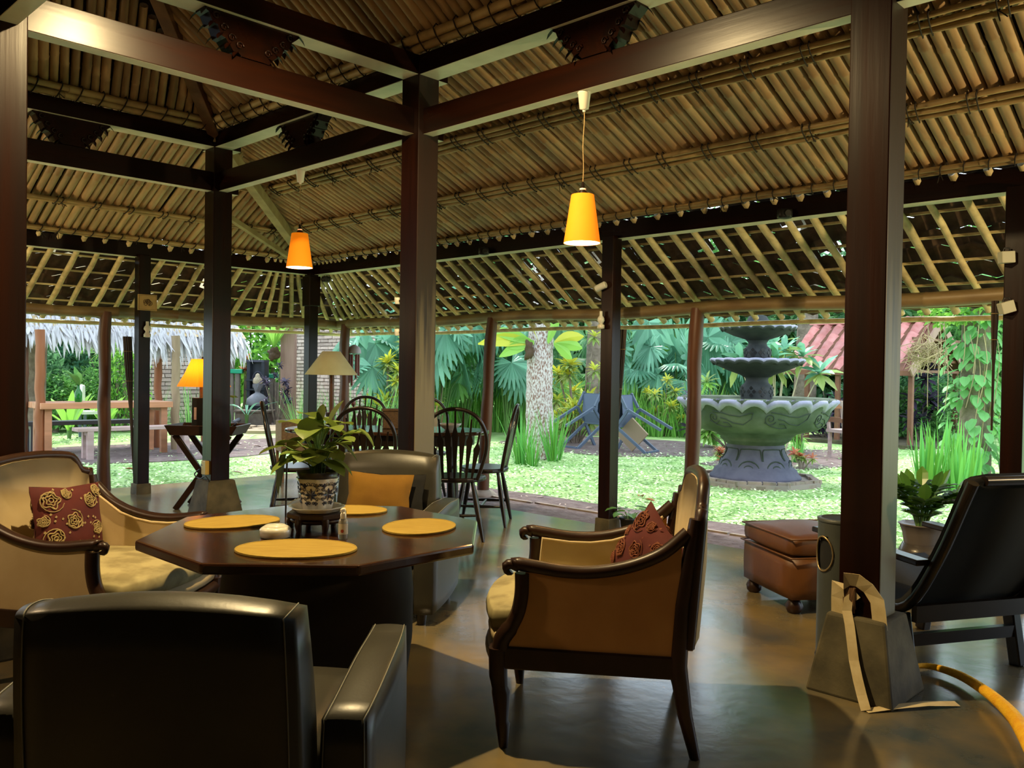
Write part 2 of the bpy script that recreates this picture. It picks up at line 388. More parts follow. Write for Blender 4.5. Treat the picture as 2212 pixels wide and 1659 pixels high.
# bare earth patches outside
def patch(name, c, rx, ry, mat, label, seed):
    m = MB(); pts = []
    for i in range(40):
        a = 2*pi*i/40; k = 1+.28*NZ.noise(V((cos(a)*1.6, sin(a)*1.6, seed)))+.07*NZ.noise(V((cos(a)*9, sin(a)*9, seed)))
        pts.append((c[0]+rx*k*cos(a), c[1]+ry*k*sin(a)))
    strip(m, pts, GZ-.02, GZ+.012)
    return struct(tag(m.build(name, mat), label, 'soil'))
patch('soil_patch', W(15.5, 1.9), 2.4, 1.6, 'soil', 'bare brown soil under the two tipped garden chairs', 3)
patch('soil_patch', W(13.2, -5.4), 1.5, 3.9, 'soil', 'bare brown soil around the picnic table and benches', 5)
patch('soil_patch', W(19.2, -5.7), 1.6, 3.2, 'soil', 'pale soil path leading to the stone statue niche', 9)
patch('soil_patch', W(13.5, 4.6), 1.0, 2.2, 'soil', 'bare soil and roots to the right of the fountain', 11)
# ------------------------------------------------------------ pillars of the square core
def pillar(x, y, z0, z1, w, label, mat='wood_z', plinth=(.172, .115, .31), rz=0, bl=False):
    t = thing('wooden_pillar', label, 'pillar', (x, y, 0), rz)
    m = MB(); m.box((0, 0, (z0+z1)/2), (w, w, z1-z0)); m.mi = [0, 0, 0, 1, 0, 0] if bl else m.mi; m.build('post', [mat, 'wood_bleached'], t, bev=.006)  # pale face: part bleaching, part painted garden light
    if plinth:
        b, tp, h = plinth; m = MB(); m.frus((0, 0), b, tp, 0, h)
        p = m.build('plinth', 'concrete_plinth', t, bev=.01)
    return t
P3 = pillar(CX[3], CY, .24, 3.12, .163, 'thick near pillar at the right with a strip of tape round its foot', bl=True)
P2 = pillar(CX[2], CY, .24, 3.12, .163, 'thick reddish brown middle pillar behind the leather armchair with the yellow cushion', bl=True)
P4 = pillar(CX[4], CY, .24, 3.12, .163, 'thick brown pillar in front of the lit amber table lamp')
P1 = pillar(CX[2], CY1, .24, 3.12, .163, 'dark red pillar closest to the camera at the left edge of the view')
pillar(CX[4], CY1, .24, 3.12, .163, 'thick brown pillar of the square core hidden behind the near left pillar')
# outer ring of slimmer posts
OY, OX = 5.457, -8.491
def opost(x, y, label, pl=True):
    t = thing('outer_post', label, 'post', (x, y, 0))
    m = MB(); m.box((0, 0, 1.2), (.112, .112, 2.25)); m.build('post', 'wood_z', t, bev=.005)
    m = MB(); m.frus((0, 0), .075, .07, -.05, .10); m.build('plinth', 'concrete_plinth', t, bev=.006)
    return t
O1 = opost(OX, 3.55, 'slim dark post carrying the small square picture')
O2 = opost(OX, OY, 'slim post at the far corner of the pavilion behind the cream lampshade')
O3 = opost(-4.22, OY, 'slim dark post behind the nearer orange pendant lamp')
O4 = opost(-1.36, OY, 'slim dark post at the right edge carrying two white box lanterns')
m = MB(); m.box((0, 0, 2.12), (.15, .15, .34)); m.build('capital', 'wood_z', O2, bev=.01)
# round timber posts under the eaves
def epost(x, y, label, mat='post_brown', lean=(0, 0)):
    m = MB(); pts = []; rs = []
    for i in range(9):
        f = i/8; pts.append((lean[0]*(1-f)+.010*sin(i*1.9), lean[1]*(1-f)+.010*cos(i*2.3), GZ-.02+f*1.85)); rs.append(.056+.004*sin(i*2.1)+.005*(1-f))
    m.tube(pts, rs, 12); o = m.build('eave_post', mat); o.location = (x, y, 0)
    tag(o, label, 'post'); return o
epost(-8.9, 3.352, 'round timber eave post left of the post with the picture')
epost(-8.724, 6.08, 'round timber eave post at the far corner beside the wind chime')
epost(-6.202, 6.08, 'round reddish eave post behind the side-on dining chair', lean=(-.10, 0))
epost(-3.832, 6.08, 'round timber eave post left of the stone fountain', lean=(-.02, 0))
m = MB(); m.lathe([(.16, -.06), (.16, 0), (.12, .03), (.07, .05)], 10); o = m.build('post_stone', 'paver'); o.location = (-6.30, 6.08, .0)
tag(o, 'flat worn stone at the foot of the reddish eave post', 'stone')
# ------------------------------------------------------------ beams
def beam(p, q, w, h, mat, label, name='timber_beam'):
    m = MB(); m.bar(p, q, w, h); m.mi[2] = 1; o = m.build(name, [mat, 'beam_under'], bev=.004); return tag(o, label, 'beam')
zl, zu = 2.695+.078, 3.05+.06
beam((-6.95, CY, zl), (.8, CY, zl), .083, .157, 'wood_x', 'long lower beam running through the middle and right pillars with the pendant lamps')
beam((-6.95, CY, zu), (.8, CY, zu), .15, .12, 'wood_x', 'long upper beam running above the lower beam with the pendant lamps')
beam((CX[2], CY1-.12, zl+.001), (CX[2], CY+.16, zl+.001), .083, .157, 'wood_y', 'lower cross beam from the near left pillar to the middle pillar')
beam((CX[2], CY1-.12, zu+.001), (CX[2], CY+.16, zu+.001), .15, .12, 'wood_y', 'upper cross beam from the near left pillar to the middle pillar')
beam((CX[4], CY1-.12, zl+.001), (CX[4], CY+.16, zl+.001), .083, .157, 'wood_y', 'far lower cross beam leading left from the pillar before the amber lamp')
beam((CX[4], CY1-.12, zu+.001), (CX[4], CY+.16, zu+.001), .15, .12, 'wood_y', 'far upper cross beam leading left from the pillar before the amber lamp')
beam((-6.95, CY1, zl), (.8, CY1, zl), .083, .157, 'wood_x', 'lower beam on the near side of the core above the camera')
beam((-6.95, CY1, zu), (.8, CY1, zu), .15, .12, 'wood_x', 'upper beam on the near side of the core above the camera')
zp = (2.305+2.44)/2
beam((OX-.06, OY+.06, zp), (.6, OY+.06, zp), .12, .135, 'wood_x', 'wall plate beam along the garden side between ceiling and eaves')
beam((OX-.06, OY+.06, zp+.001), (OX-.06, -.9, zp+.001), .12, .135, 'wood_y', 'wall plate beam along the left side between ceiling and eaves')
def eave(p, q, label):
    m = MB(); p, q = V(p), V(q); k = 34; pts = []; rs = []
    for i in range(k+1):
        f = i/k; pts.append(p.lerp(q, f)+V((0, 0, .012*sin(i*.7)))); rs.append(.052)
        if i % 3 == 1: pts.append(p.lerp(q, f+.001)+V((0, 0, .012*sin(i*.7)))); rs.append(.056); pts.append(p.lerp(q, f+.0025)+V((0, 0, .012*sin(i*.7)))); rs.append(.052)
    m.tube(pts, rs, 12); return tag(m.build('eave_beam', 'bamboo_eave'), label, 'beam')
eave((-8.95, 6.10, 1.782), (.4, 6.10, 1.782), 'thick bamboo eave beam along the garden side')
eave((-8.91, 6.13, 1.778), (-8.91, -.8, 1.778), 'thick bamboo eave beam along the left side')
def fascia(p, q, label):
    m = MB(); p, q = V(p), V(q); pts = [p.lerp(q, i/20)+V((0, 0, .006*sin(i*1.1))) for i in range(21)]
    m.tube(pts, .019, 8); return tag(m.build('fascia_pole', 'bamboo_pale'), label, 'pole')
fascia((-9.17, 6.37, 1.675), (.4, 6.37, 1.655), 'thin pale pole edging the eaves on the garden side')
fascia((-9.17, 6.37, 1.675), (-9.17, -.8, 1.675), 'thin pale pole edging the eaves on the left side')
# ------------------------------------------------------------ carved blocks between the beams
def ornament(x, y, rz, label):
    t = thing('carved_block', label, 'carving', (x, y, 0), rz)
    m = MB(); top = [(.27, 3.055), (-.27, 3.055)]; low = []
    for i in range(25):
        f = -1+i/12; a = abs(f)
        z = 2.852 if a < .28 else 2.852+.20*((a-.28)/.72)**1.3
        low.append((f*.27, min(3.04, z+.014*sin(i*2.6)*(a > .25))))
    m.prism(low+top, .10, 'xz', -.05); m.build('core', 'wood_y', t)
    m = MB()
    for sg in (-1, 1):
        for k in range(5):
            f = .3+.16*k; x0 = sg*f*.27; z0 = 2.862+.19*((f-.28)/.72)**1.3 if f > .28 else 2.86
            m.cur = 0
            m.leaf((x0, -.045, z0+.02), (sg*.5, -.25, -.35), .07, .035, droop=.6, seg=3)
            m.leaf((x0, .045, z0+.02), (sg*.5, .25, -.35), .07, .035, droop=.6, seg=3)
            m.tube(spiral((x0, -.054, z0+.04), .022, .006, 0, 1.2, 10, (1, 0, 0), (0, 0, 1)), .006, 5)
    m.build('leaf_carving', 'wood_x', t, kind='stuff'); return t
ornament(-2.79, CY, 0, 'dark carved block above the nearer pendant lamp')
ornament(-5.5, CY, 0, 'dark carved block above the farther pendant lamp')
ornament(CX[2], 2.3, pi/2, 'dark carved block between the two cross beams by the middle pillar')
ornament(CX[4], 2.3, pi/2, 'dark carved block between the far cross beams at the left')
# ------------------------------------------------------------ bamboo ceilings
def pole_mesh(L, r, k, seed, mat='bamboo'):
    rnd = random.Random(seed); m = MB(); pts, rs = [], []; y = 0; nx = rnd.uniform(.12, .4)
    bx, bz = rnd.uniform(-.008, .008), rnd.uniform(-.006, .006)
    ys = [0]
    while nx < L-.03: ys += [nx-.012, nx, nx+.012]; nx += rnd.uniform(.28, .42)
    ys.append(L)
    for j, y in enumerate(ys):
        rr = r*rnd.uniform(.97, 1.0); 
        if 0 < j < len(ys)-1 and j % 3 == 2: rr = r*1.09
        pts.append((bx*sin(pi*y/L), y, bz*sin(pi*y/L))); rs.append(rr)
    m.tube(pts, rs, 8, up=(0, 0, 1)); return m.mesh('bamboo_pole', mat)
def slope(name, label, P0, a, u, trange, smax, pitch, r, meshL, skew=0.0, seed=1, mat='bamboo'):
    """bamboo lining: poles run along u (up the slope) one beside the other along a; smax(t) gives each pole's length"""
    P0, a, u = V(P0), V(a), V(u).normalized(); nrm = a.cross(u).normalized()
    if nrm.z > 0: nrm = -nrm
    t0, t1 = trange; rnd = random.Random(seed)
    bk = MB(); q = []
    N_ = 12
    for i in range(N_+1):
        t = t0+(t1-t0)*i/N_; q.append(P0+a*t-nrm*(r+.012)); q.append(P0+a*t+u*max(.02, smax(t))-nrm*(r+.012))
    bk.add(q, [(2*i, 2*i+2, 2*i+3, 2*i+1) for i in range(N_)])
    root = bk.build(name, 'backing'); struct(tag(root, label, 'ceiling'))
    variants = {k: [pole_mesh(meshL*k, r, 0, seed*10+i, mat) for i in range(4)] for k in (1, .62, .34, .16)}
    t = t0
    while t < t1:
        s1 = smax(t)
        if s1 > .08:
            kf = min(variants, key=lambda q: abs(math.log(q*meshL/s1))); o = bpy.data.objects.new('bamboo_pole', variants[kf][rnd.randrange(4)]); C.objects.link(o); o.parent = root
            uu = (u+a*(skew+rnd.uniform(-.006, .006))).normalized(); x = uu.cross(-nrm).normalized(); z = x.cross(uu)
            w = rnd.uniform(.86, 1.08); p = P0+a*t+nrm*rnd.uniform(-.006, .004)+uu*rnd.uniform(.035, .055)
            ly = s1/(meshL*kf)*1.01
            o.matrix_world = MX(((x.x*w, uu.x*ly, z.x*w, p.x), (x.y*w, uu.y*ly, z.y*w, p.y), (x.z*w, uu.z*ly, z.z*w, p.z), (0, 0, 0, 1)))
        t += pitch*rnd.uniform(.95, 1.05)
    return root, P0, a, u, nrm
def battens(sl, s_list, trange, r, off, lash_step, lash_w, seed, double=False):
    """thin bamboos lashed across the poles at heights s; lashings are one mesh"""
    root, P0, a, u, n = sl; rnd = random.Random(seed); t0, t1 = trange; lash = MB(); half = (max(s_list)-min(s_list))/2+r+.006; mid = (max(s_list)+min(s_list))/2
    for s_ in s_list:
        t = t0-rnd.uniform(0, .8)
        while t < t1:
            e = t+rnd.uniform(1.6, 2.6); m = MB(); pts = []; aa, ee = max(t, t0), min(e, t1)
            if ee-aa > .1:
                k = max(2, int((ee-aa)/.16))
                for i in range(k+1):
                    tt = aa+(ee-aa)*i/k; pts.append(P0+a*tt+u*(s_+.004*sin(tt*5+s_*40))+n*(off+.002*sin(tt*7)))
                m.tube(pts, [r*(1.08 if i % 3 == 0 else 1)*(1-.1*i/k) for i in range(k+1)], 6); m.build('batten', 'bamboo_batten', root)
            t = e-.05
    t = t0+rnd.uniform(0, .1)
    while t < t1:
        for dt in ((0, .045) if double else (0,)):
            c = P0+a*(t+dt)+u*mid+n*off; pts = []
            for i in range(11):
                g = 2*pi*i/10; pts.append(c+u*(half*max(-1, min(1, 1.3*cos(g))))+n*((r+.005)*sin(g))+a*(.012*cos(g)))
            lash.tube(pts, .0045, 4, cap=False)
            if rnd.random() < .16:
                b = c+n*(r+.006); e1 = b+V((rnd.uniform(-.02, .02), rnd.uniform(-.02, .02), -rnd.uniform(.03, .07)))
                lash.tube([b, e1], .003, 4); lash.tube([b, e1+a*.03+V((0, 0, .012))], .003, 4)
        t += lash_step*rnd.uniform(.85, 1.15)
    lash.build('lashing', 'lashing', root, kind='stuff')
zw = 2.475; ztop = 3.27
# garden side slope
run, rise = 1.90, ztop-zw; LY = math.hypot(run, rise)
uY = V((0, -run/LY, rise/LY)); runX = 1.66; LX = math.hypot(runX, rise); uX = V((runX/LX, 0, rise/LX))
XC, YC = -8.46, 5.42
slY = slope('ceiling', 'bamboo lined ceiling slope on the garden side', (0, YC, zw), (1, 0, 0), uY, (-8.38, .75), lambda t: LY if t > XC+runX else (t-XC)/runX*LY, .072, .036, LY, seed=1)
slX = slope('ceiling', 'bamboo lined ceiling slope on the far left side', (XC, 0, zw), (0, 1, 0), uX, (1.5, 5.36), lambda t: LX if t < YC-run else (YC-t)/run*LX, .072, .036, LX, seed=2)
for s0, lo in ((.62, -7.75), (1.24, -7.3)): battens(slY, [s0-.050, s0, s0+.050], (lo, .75), .0165, .053, .30, .05, 5+int(s0*10), True)
battens(slY, [.05, .084], (-8.3, .75), .016, .052, .13, .05, 9)
battens(slX, [.50, .535], (1.6, 4.75), .0165, .053, .30, .05, 8, True)
battens(slX, [1.10, 1.135], (1.6, 4.1), .0165, .053, .32, .05, 12, True)
battens(slX, [.05, .084], (1.6, 5.3), .016, .052, .14, .05, 10)
# steeper roof above the core
a2 = RAD(35); run2 = 1.16; L2 = run2/cos(a2); z2 = 3.21
uY2 = V((0, -cos(a2), sin(a2))); uX2 = V((cos(a2), 0, sin(a2)))
sl2Y = slope('ceiling', 'steep bamboo lined roof slope above the upper beams on the garden side', (0, CY-.03, z2), (1, 0, 0), uY2, (-6.7, -.6), lambda t: min(L2, (t+6.78)/cos(a2)), .070, .034, L2, seed=3)
sl2X = slope('ceiling', 'steep bamboo lined roof slope above the upper beams at the far left', (CX[4]+.03, 0, z2), (0, 1, 0), uX2, (1.2, CY-.05), lambda t: min(L2, (CY-t)/cos(a2)), .070, .034, L2, skew=-.25, seed=4)
battens(sl2Y, [.05, .112], (-6.6, -.65), .027, .058, .15, .05, 21)
battens(sl2X, [.05, .112], (1.3, CY-.15), .027, .058, .15, .05, 22)
# the rest of the roof, closing the pavilion overhead
m = MB(); rz = z2+run2*math.tan(a2)
m.add([(-5.6, 2.3, rz+.06), (1.5, 2.3, rz+.06), (1.5, 1.1, z2), (CX[4], 1.1, z2)], [(0, 1, 2, 3)])
m.add([(-.65, CY, z2+.05), (2.1, CY, z2+.05), (2.1, 2.3, rz+.06), (-.65, 2.3, rz+.06)], [(0, 1, 2, 3)])
m.add([(.7, YC+.05, zw+.05), (2.2, YC+.05, zw+.05), (2.2, CY, ztop+.03), (.7, CY, ztop+.03)], [(0, 1, 2, 3)])
m.add([(CX[4], 1.1, z2), (2.2, 1.1, z2), (2.2, -1.1, zw), (XC-.05, -1.1, zw)], [(0, 1, 2, 3)])
m.add([(XC, 1.6, zw+.05), (CX[4], 1.6, z2), (XC, -1.1, zw)], [(0, 1, 2)])
m.add([(2.2, -1.1, zw), (2.2, -2.3, 1.62), (-9.2, -2.3, 1.62), (XC, -1.1, zw)], [(0, 1, 2, 3)])
m.add([(2.2, 6.4, 1.65), (2.2, -2.3, 1.62), (2.2, -1.1, zw+.5), (2.2, 2.3, rz+.1), (2.2, YC, zw+.1)], [(0, 1, 2, 3, 4)])
struct(tag(m.build('ceiling', 'backing'), 'plain dark roof boarding over the near side of the pavilion', 'ceiling'))
# closed sides out of the picture: added walls that keep sky light out of the interior
for nm, c, sz, lab in (('added_wall_back', (-3.4, -2.25, 1.2), (11.8, .12, 2.6), 'added dark timber wall behind the photographer'), ('added_wall_right', (2.1, 1.55, 1.3), (.12, 7.8, 2.8), 'added dark timber wall out of view on the right'), ('added_wall_left', (-9.05, -.75, 1.0), (.12, 3.2, 2.2), 'added dark timber wall at the near end of the left side')):
    m = MB(); m.box(c, sz); struct(tag(m.build(nm, 'wood_z'), lab, 'wall'))
# hip timbers
def stick(name, p, q, w, h, mat, label, cat='rafter'):
    m = MB(); m.bar(p, q, w, h); return tag(m.build(name, mat, bev=.004), label, cat)
stick('hip_rafter', (-8.44, 5.40, 2.42), (-6.72, 3.40, 3.14), .085, .10, 'wood_pale', 'pale square hip rafter rising from the far corner to the pillar')
stick('hip_rafter', (-6.78, 3.44, 3.14), (-5.70, 2.36, 3.14+1.08*math.tan(a2)), .09, .10, 'wood_hip', 'reddish hip rafter rising above the far upper beams')
stick('loose_stick', (-8.30, 5.08, 2.44), (-7.62, 3.86, 2.72), .05, .05, 'wood_pale', 'short pale stick lying slantwise left of the square hip rafter', 'stick')
# ------------------------------------------------------------ eave skirt: bamboo rafters, laths, clay tiles
def skirt():
    m = MB(); zt, zb = 2.50, 1.69
    root = MB().box((-4.2, 5.5, 2.47), (9, .02, .02)).build('ceiling', 'backing'); struct(tag(root, 'open eave skirt of bamboo rafters with clay tiles above', 'ceiling'))
    rnd = random.Random(4)
    def seg(p, q, r, wob=.005):
        m = MB(); p, q = V(p), V(q); k = 6; pts = []; rs = []
        for i in range(k+1):
            f = i/k; pts.append(p.lerp(q, f)+V((rnd.uniform(-wob, wob), rnd.uniform(-wob, wob), rnd.uniform(-.004, .004)))*(0 < i < k)); rs.append(r*(1.1 if i in (2, 4) else 1))
        m.tube(pts, rs, 6); return m.build('rafter', 'bamboo_pale', root)
    x = -7.85
    while x < .2:
        seg((x, 5.44, 2.45), (x+.17+rnd.uniform(-.03, .03), 6.36, 1.70), rnd.uniform(.022, .030)); x += .19*rnd.uniform(.85, 1.15)
    y = 4.9
    while y > 1.2:
        seg((-8.47, y, 2.45), (-9.15, y-.17+rnd.uniform(-.03, .03), 1.71), rnd.uniform(.022, .030)); y -= .2*rnd.uniform(.85, 1.15)
    for i in range(15):   # fan at the corner
        f = (i+.5)/15; e = V((-9.15+1.2*max(0, f-.5)/.5, 6.36, 1.70)) if f > .5 else V((-9.15, 4.95+1.41*f/.5, 1.71))
        b = V((-8.48+.58*max(0, f-.5)/.5, 5.44, 2.45)) if f > .5 else V((-8.48, 5.44-.48*(.5-f)/.5, 2.45)); seg(b, e, .024, .006)
    for i in range(6):
        f = (i+.6)/6.2; yo = 5.46+.94*f; z = 2.50-.845*f; xo = -8.49-.70*f
        for (p, q) in (((xo, yo, z), (.6, yo, z)), ((xo, yo, z), (xo, .2, z))):
            m = MB(); m.bar(p, q, .02, .016, up=(0, 0, 1)); m.build('lath', 'bamboo_pale', root)
    tl = MB()
    def tiles(p, q, du, n_):   # rows of curved clay tiles, a few missing so that daylight shows
        p, q, du = V(p), V(q), V(du); L = (q-p).length; a = (q-p).normalized(); nr = a.cross(du).normalized(); nr = nr if nr.z > 0 else -nr; w = .19
        for r_ in range(9):
            k = int(L/w)
            for i in range(k):
                hl = rnd.random() < .035
                b = p+a*(i*w)+du*(r_*n_)+nr*(.034+.010*rnd.random()); vs = []
                if (abs(a.x) > .5 and b.x < -8.55-.745*(b.y-5.42)) or (abs(a.y) > .5 and b.y > 5.60+1.34*(-8.45-b.x)): continue
                for j in range(5):
                    g = j/4; hgt = .022*sin(pi*g*2)
                    for s_ in (0, 1): vs.append(b+a*(g*w*(1.03 if not hl else .86))+du*(s_*n_*(1.12 if not hl else .93))+nr*(hgt+(.02 if s_ else 0)))
                tl.add(vs, [(2*j, 2*j+2, 2*j+3, 2*j+1) for j in range(4)], True)
    dY = V((0, .94, -.845)).normalized(); dX = V((-.70, 0, -.845)).normalized()
    tiles((-9.4, 5.42, 2.53), (.8, 5.42, 2.53), dY, .138); tiles((-8.45, 6.6, 2.53), (-8.45, -.6, 2.53), dX, .119)
    tl.build('roof_tiles', 'roof_tile_dark', root, kind='stuff')
skirt()
# ------------------------------------------------------------ octagonal coffee table
TZ = .65; TC = V((-2.748, 1.812, 0))
t = thing('octagonal_table', 'dark octagonal coffee table on a drum base among the armchairs', 'table', TC)
m = MB(); rc = .63
m.prism([(rc*cos(pi/8+pi/4*i), rc*sin(pi/8+pi/4*i)) for i in range(8)], .036, 'xy', TZ-.036)
m.build('tabletop', 'table_top', t, bev=.008)
m = MB(); m.lathe([(.29, 0), (.325, .06), (.35, .25), (.352, .42), (.338, .56), (.32, .612)], 40); m.build('drum_base', 'drum_cloth', t)
# ------------------------------------------------------------ leather armchairs
def leather_chair(label, loc, rz):
    t = thing('leather_armchair', label, 'armchair', (loc[0], loc[1], 0), rz, None)
    def lean(o): return V((o.x, o.y-.10*max(0, (o.z+.25)), o.z+.010*(1-(o.x/.3)**2)))
    m = MB(); m.rbox((0, -.28, .44), (.60, .17, .69), .068, 8, lean); m.build('backrest', 'leather', t)
    for sg in (-1, 1):
        def arm(o): return V((o.x+sg*.010*sin(pi*(o.y+.33)/.66), o.y, o.z-.007*(o.z > 0)*cos(2*pi*(o.y+.33)/.66)))
        m = MB(); m.rbox((sg*.357, .02, .30), (.115, .68, .50), .026, 8, arm); a_ = m.build('armrest', 'leather', t)
        for tx in (-.86, .86):
            ps = [(tx, -1, -.5+1.5*q/10) for q in range(11)]+[(tx, -1+2*q/18, 1) for q in range(1, 19)]
            m = MB(); m.tube([V((sg*.357, .02, .30))+MB.rpt(p, (.115, .68, .50), .026, arm) for p in ps], .0016, 5); m.build('seam', 'leather_seam', a_)
    for tx in (-.93, .93):
        ps = [(tx, -1, -.9+1.9*q/14) for q in range(15)]+[(tx, -1+2*q/10, 1) for q in range(1, 11)]
        m = MB(); m.tube([V((0, -.28, .44))+MB.rpt(p, (.60, .17, .69), .068, lean) for p in ps], .0016, 5); m.build('seam', 'leather_seam', t)
    m = MB(); m.rbox((0, .07, .35), (.59, .56, .17), .05, 6); m.build('seat_cushion', 'leather', t)
    m = MB(); m.rbox((0, .0, .155), (.61, .66, .23), .025, 4); m.build('base', 'leather', t)
    for x in (-.34, .34):
        for y in (-.28, .31): m = MB(); m.cyl((x, y, 0), (x, y, .06), .022, .028, 10); m.build('leg', 'wood_black', t)
    return t
leather_chair('big dark leather armchair nearest the camera, seen from behind', W(2.07, -.69), AF-pi/2)
CB = V((-3.715, 2.785, 0)); fb = math.atan2(-.8, .6)
leather_chair('dark leather armchair behind the octagonal table, holding the yellow cushion', CB, fb-pi/2)
def pillow(name, mat, size, loc, rz, tilt, label, seed=0, roll=0, puff=1.0, cat='cushion'):
    w, h, d = size; m = MB(); k = 14; vs = []; fs = []
    for s_ in (1, -1):
        for i in range(k+1):
            for j in range(k+1):
                u, v = -1+2*i/k, -1+2*j/k; e = (1-abs(u)**2.6)*(1-abs(v)**2.6)
                pin = 1-.09*(1-abs(u*v))*(max(abs(u), abs(v))**4)
                vs.append((u*w/2*pin, s_*d/2*e**.55*puff+.006*NZ.noise(V((u*3, v*3, seed+s_))), v*h/2*pin))
    n_ = (k+1)**2
    for b in (0, n_):
        for i in range(k):
            for j in range(k):
                q = (b+i*(k+1)+j, b+(i+1)*(k+1)+j, b+(i+1)*(k+1)+j+1, b+i*(k+1)+j+1); fs.append(q if b == 0 else q[::-1])
    m.add(vs, fs, True); o = m.build(name, mat); o.location = loc
    o.rotation_euler = (MX.Rotation(rz, 3, 'Z') @ MX.Rotation(tilt, 3, 'X') @ MX.Rotation(roll, 3, 'Y')).to_euler()
    return tag(o, label, cat)
fv = V((.6, -.8, 0)); rv = V((.8, .6, 0))
pillow('cushion', 'cushion_yellow', (.37, .25, .10), CB+fv*(-.095)+rv*.0+V((0, 0, .565)), fb+pi/2, RAD(-14), 'mustard yellow cushion leaning on the leather armchair behind the table', 1, roll=RAD(2))
pillow('cushion', 'cushion_black', (.34, .26, .05), CB+fv*(-.165)+rv*.07+V((0, 0, .55)), fb+pi/2, RAD(-14), 'black cushion peeking out behind the mustard yellow one', 2)
# ------------------------------------------------------------ wooden framed cream armchairs
def bergere(label, loc, rz, hw, outer='tan_cloth'):
    t = thing('cream_armchair', label, 'armchair', (loc[0], loc[1], 0), rz)
    for sg in (-1, 1):
        x = sg*hw
        m = MB(); m.tube([(x*.97, .315, .335), (x*.97, .312, .24), (x*.965, .306, .20), (x*.96, .303, .185), (x*.955, .298, .09), (x*.95, .296, .08), (x*.95, .292, 0)], [.031, .031, .027, .031, .021, .024, .015], 10); m.build('leg', 'wood_dark', t)
        m = MB(); m.tube([(x*.97, -.335, 0), (x*.97, -.30, .14), (x*.97, -.275, .30), (x*.97, -.285, .50), (x*.97, -.31, .68), (x*.97, -.325, .78)], [.017, .024, .030, .027, .025, .022], 8); m.build('leg', 'wood_dark', t)
        m = MB(); m.bar((x*.97, .31, .305), (x*.97, -.28, .295), .036, .075); m.build('side_rail', 'wood_dark', t, bev=.006)
        m = MB()
        post = crv([(x*.97, .305, .33), (x*.97, .298, .365), (x*.97, .268, .41), (x*.97, .246, .46), (x*.97, .236, .52), (x*.97, .236, .585)], 4)
        m.tube(post, [.030]*8+[.026]*(len(post)-8), 8)
        arm = [V((x*.97, .236+.052, .575)), V((x*.97, .30, .588)), V((x*.97, .298, .606)), V((x*.97, .282, .617))]
        arm = spiral((x*.97, .278, .594), .006, .022, -2.2, .75, 8, (0, 1, 0), (0, 0, 1))
        arm += crv([(x*.97, .262, .616), (x*.97, .20, .607), (x*.97, .11, .595), (x*.97, .02, .594), (x*.97, -.07, .607), (x*.97, -.155, .633), (x*.97, -.23, .672), (x*.965, -.30, .735)], 4)
        m.tube(arm, [.012]*5+[.018]*3+[.023]*(len(arm)-8), 8); m.build('armrest', 'wood_dark', t)
        out = [(.285, .34), (.255, .42), (.232, .50), (.225, .59), (.11, .578), (.02, .578), (-.07, .59), (-.155, .615), (-.28, .69), (-.272, .30), (.285, .30)]
        m = MB(); m.prism(out, .012, 'yz', x*.97+(0 if sg > 0 else -.012)-.002*sg); m.build('outer_panel', outer, t)
        m = MB(); m.prism([(a*.93-.002, b) for a, b in out], .03, 'yz', x*.97-(.032 if sg > 0 else -.002)); m.build('inner_panel', 'cream_cloth', t)
        m = MB(); xi = x*.97-sg*.034
        m.tube([(xi, a*.93-.002, b) for a, b in out[:9]], .006, 6); m.build('piping', 'cream_cloth', t)
    # back: crest with stepped shoulders, gently hollow
    half = [(hw-.01, .36), (hw-.01, .77), (hw-.025, .797), (hw-.06, .81), (hw-.085, .852), (hw-.12, .88), (.1, .895), (0, .898)]
    prof = half+[(-a, b) for a, b in half[-2::-1]]
    def yb(x, z): return -.285-.04*(z-.36)/.5-.022*(1-(x/hw)**2)
    m = MB(); n_ = len(prof); c0 = len(m.v)
    for off in (0, -.036):
        ring = [(a*.97, yb(a, b)+off, b-.012) for a, b in prof]; ctr = [(a*.6, yb(a*.6, .36+(b-.36)*.6)+off+.020*(1 if off == 0 else -1), .36+(b-.36)*.6) for a, b in prof]
        cc = [(0, yb(0, .55)+off+(.024 if off == 0 else -.024), .55)]
        b0 = len(m.v); m.v += ring+ctr+cc; fs = [(b0+i, b0+i+1, b0+n_+i+1, b0+n_+i) for i in range(n_-1)]+[(b0+n_+i, b0+n_+i+1, b0+2*n_) for i in range(n_-1)]+[(b0+n_-1, b0, b0+n_, b0+2*n_-1), (b0+2*n_-1, b0+n_, b0+2*n_)]
        m.f += fs; m.sm += [True]*len(fs); m.mi += [0]*len(fs)
    k2 = 2*n_+1
    m.f += [(i, i+1, k2+i+1, k2+i) for i in range(n_-1)]; m.sm += [False]*(n_-1); m.mi += [0]*(n_-1)
    m.build('back_panel', 'cream_cloth', t)
    m = MB(); m.tube([(a, yb(a, b)-.02, b) for a, b in crv2(prof)], .021, 8); m.build('back_frame', 'wood_dark', t)
    m = MB(); m.bar((-hw*.94, -.285, .30), (hw*.94, -.285, .30), .036, .07); m.build('rear_rail', 'wood_dark', t)
    m = MB(); m.tube([(a*hw*.96, .31+.045*(1-a*a), .295) for a in (-1, -.75, -.5, -.25, 0, .25, .5, .75, 1)], .033, 8); m.build('front_rail', 'wood_dark', t)
    m = MB(); m.rbox((0, .03, .355), (hw*1.86, .60, .07), .03, 6, lambda o: V((o.x, o.y+.05*(1-(o.x/hw)**2)*(o.y > 0), o.z))); m.build('seat_deck', 'cream_cloth', t)
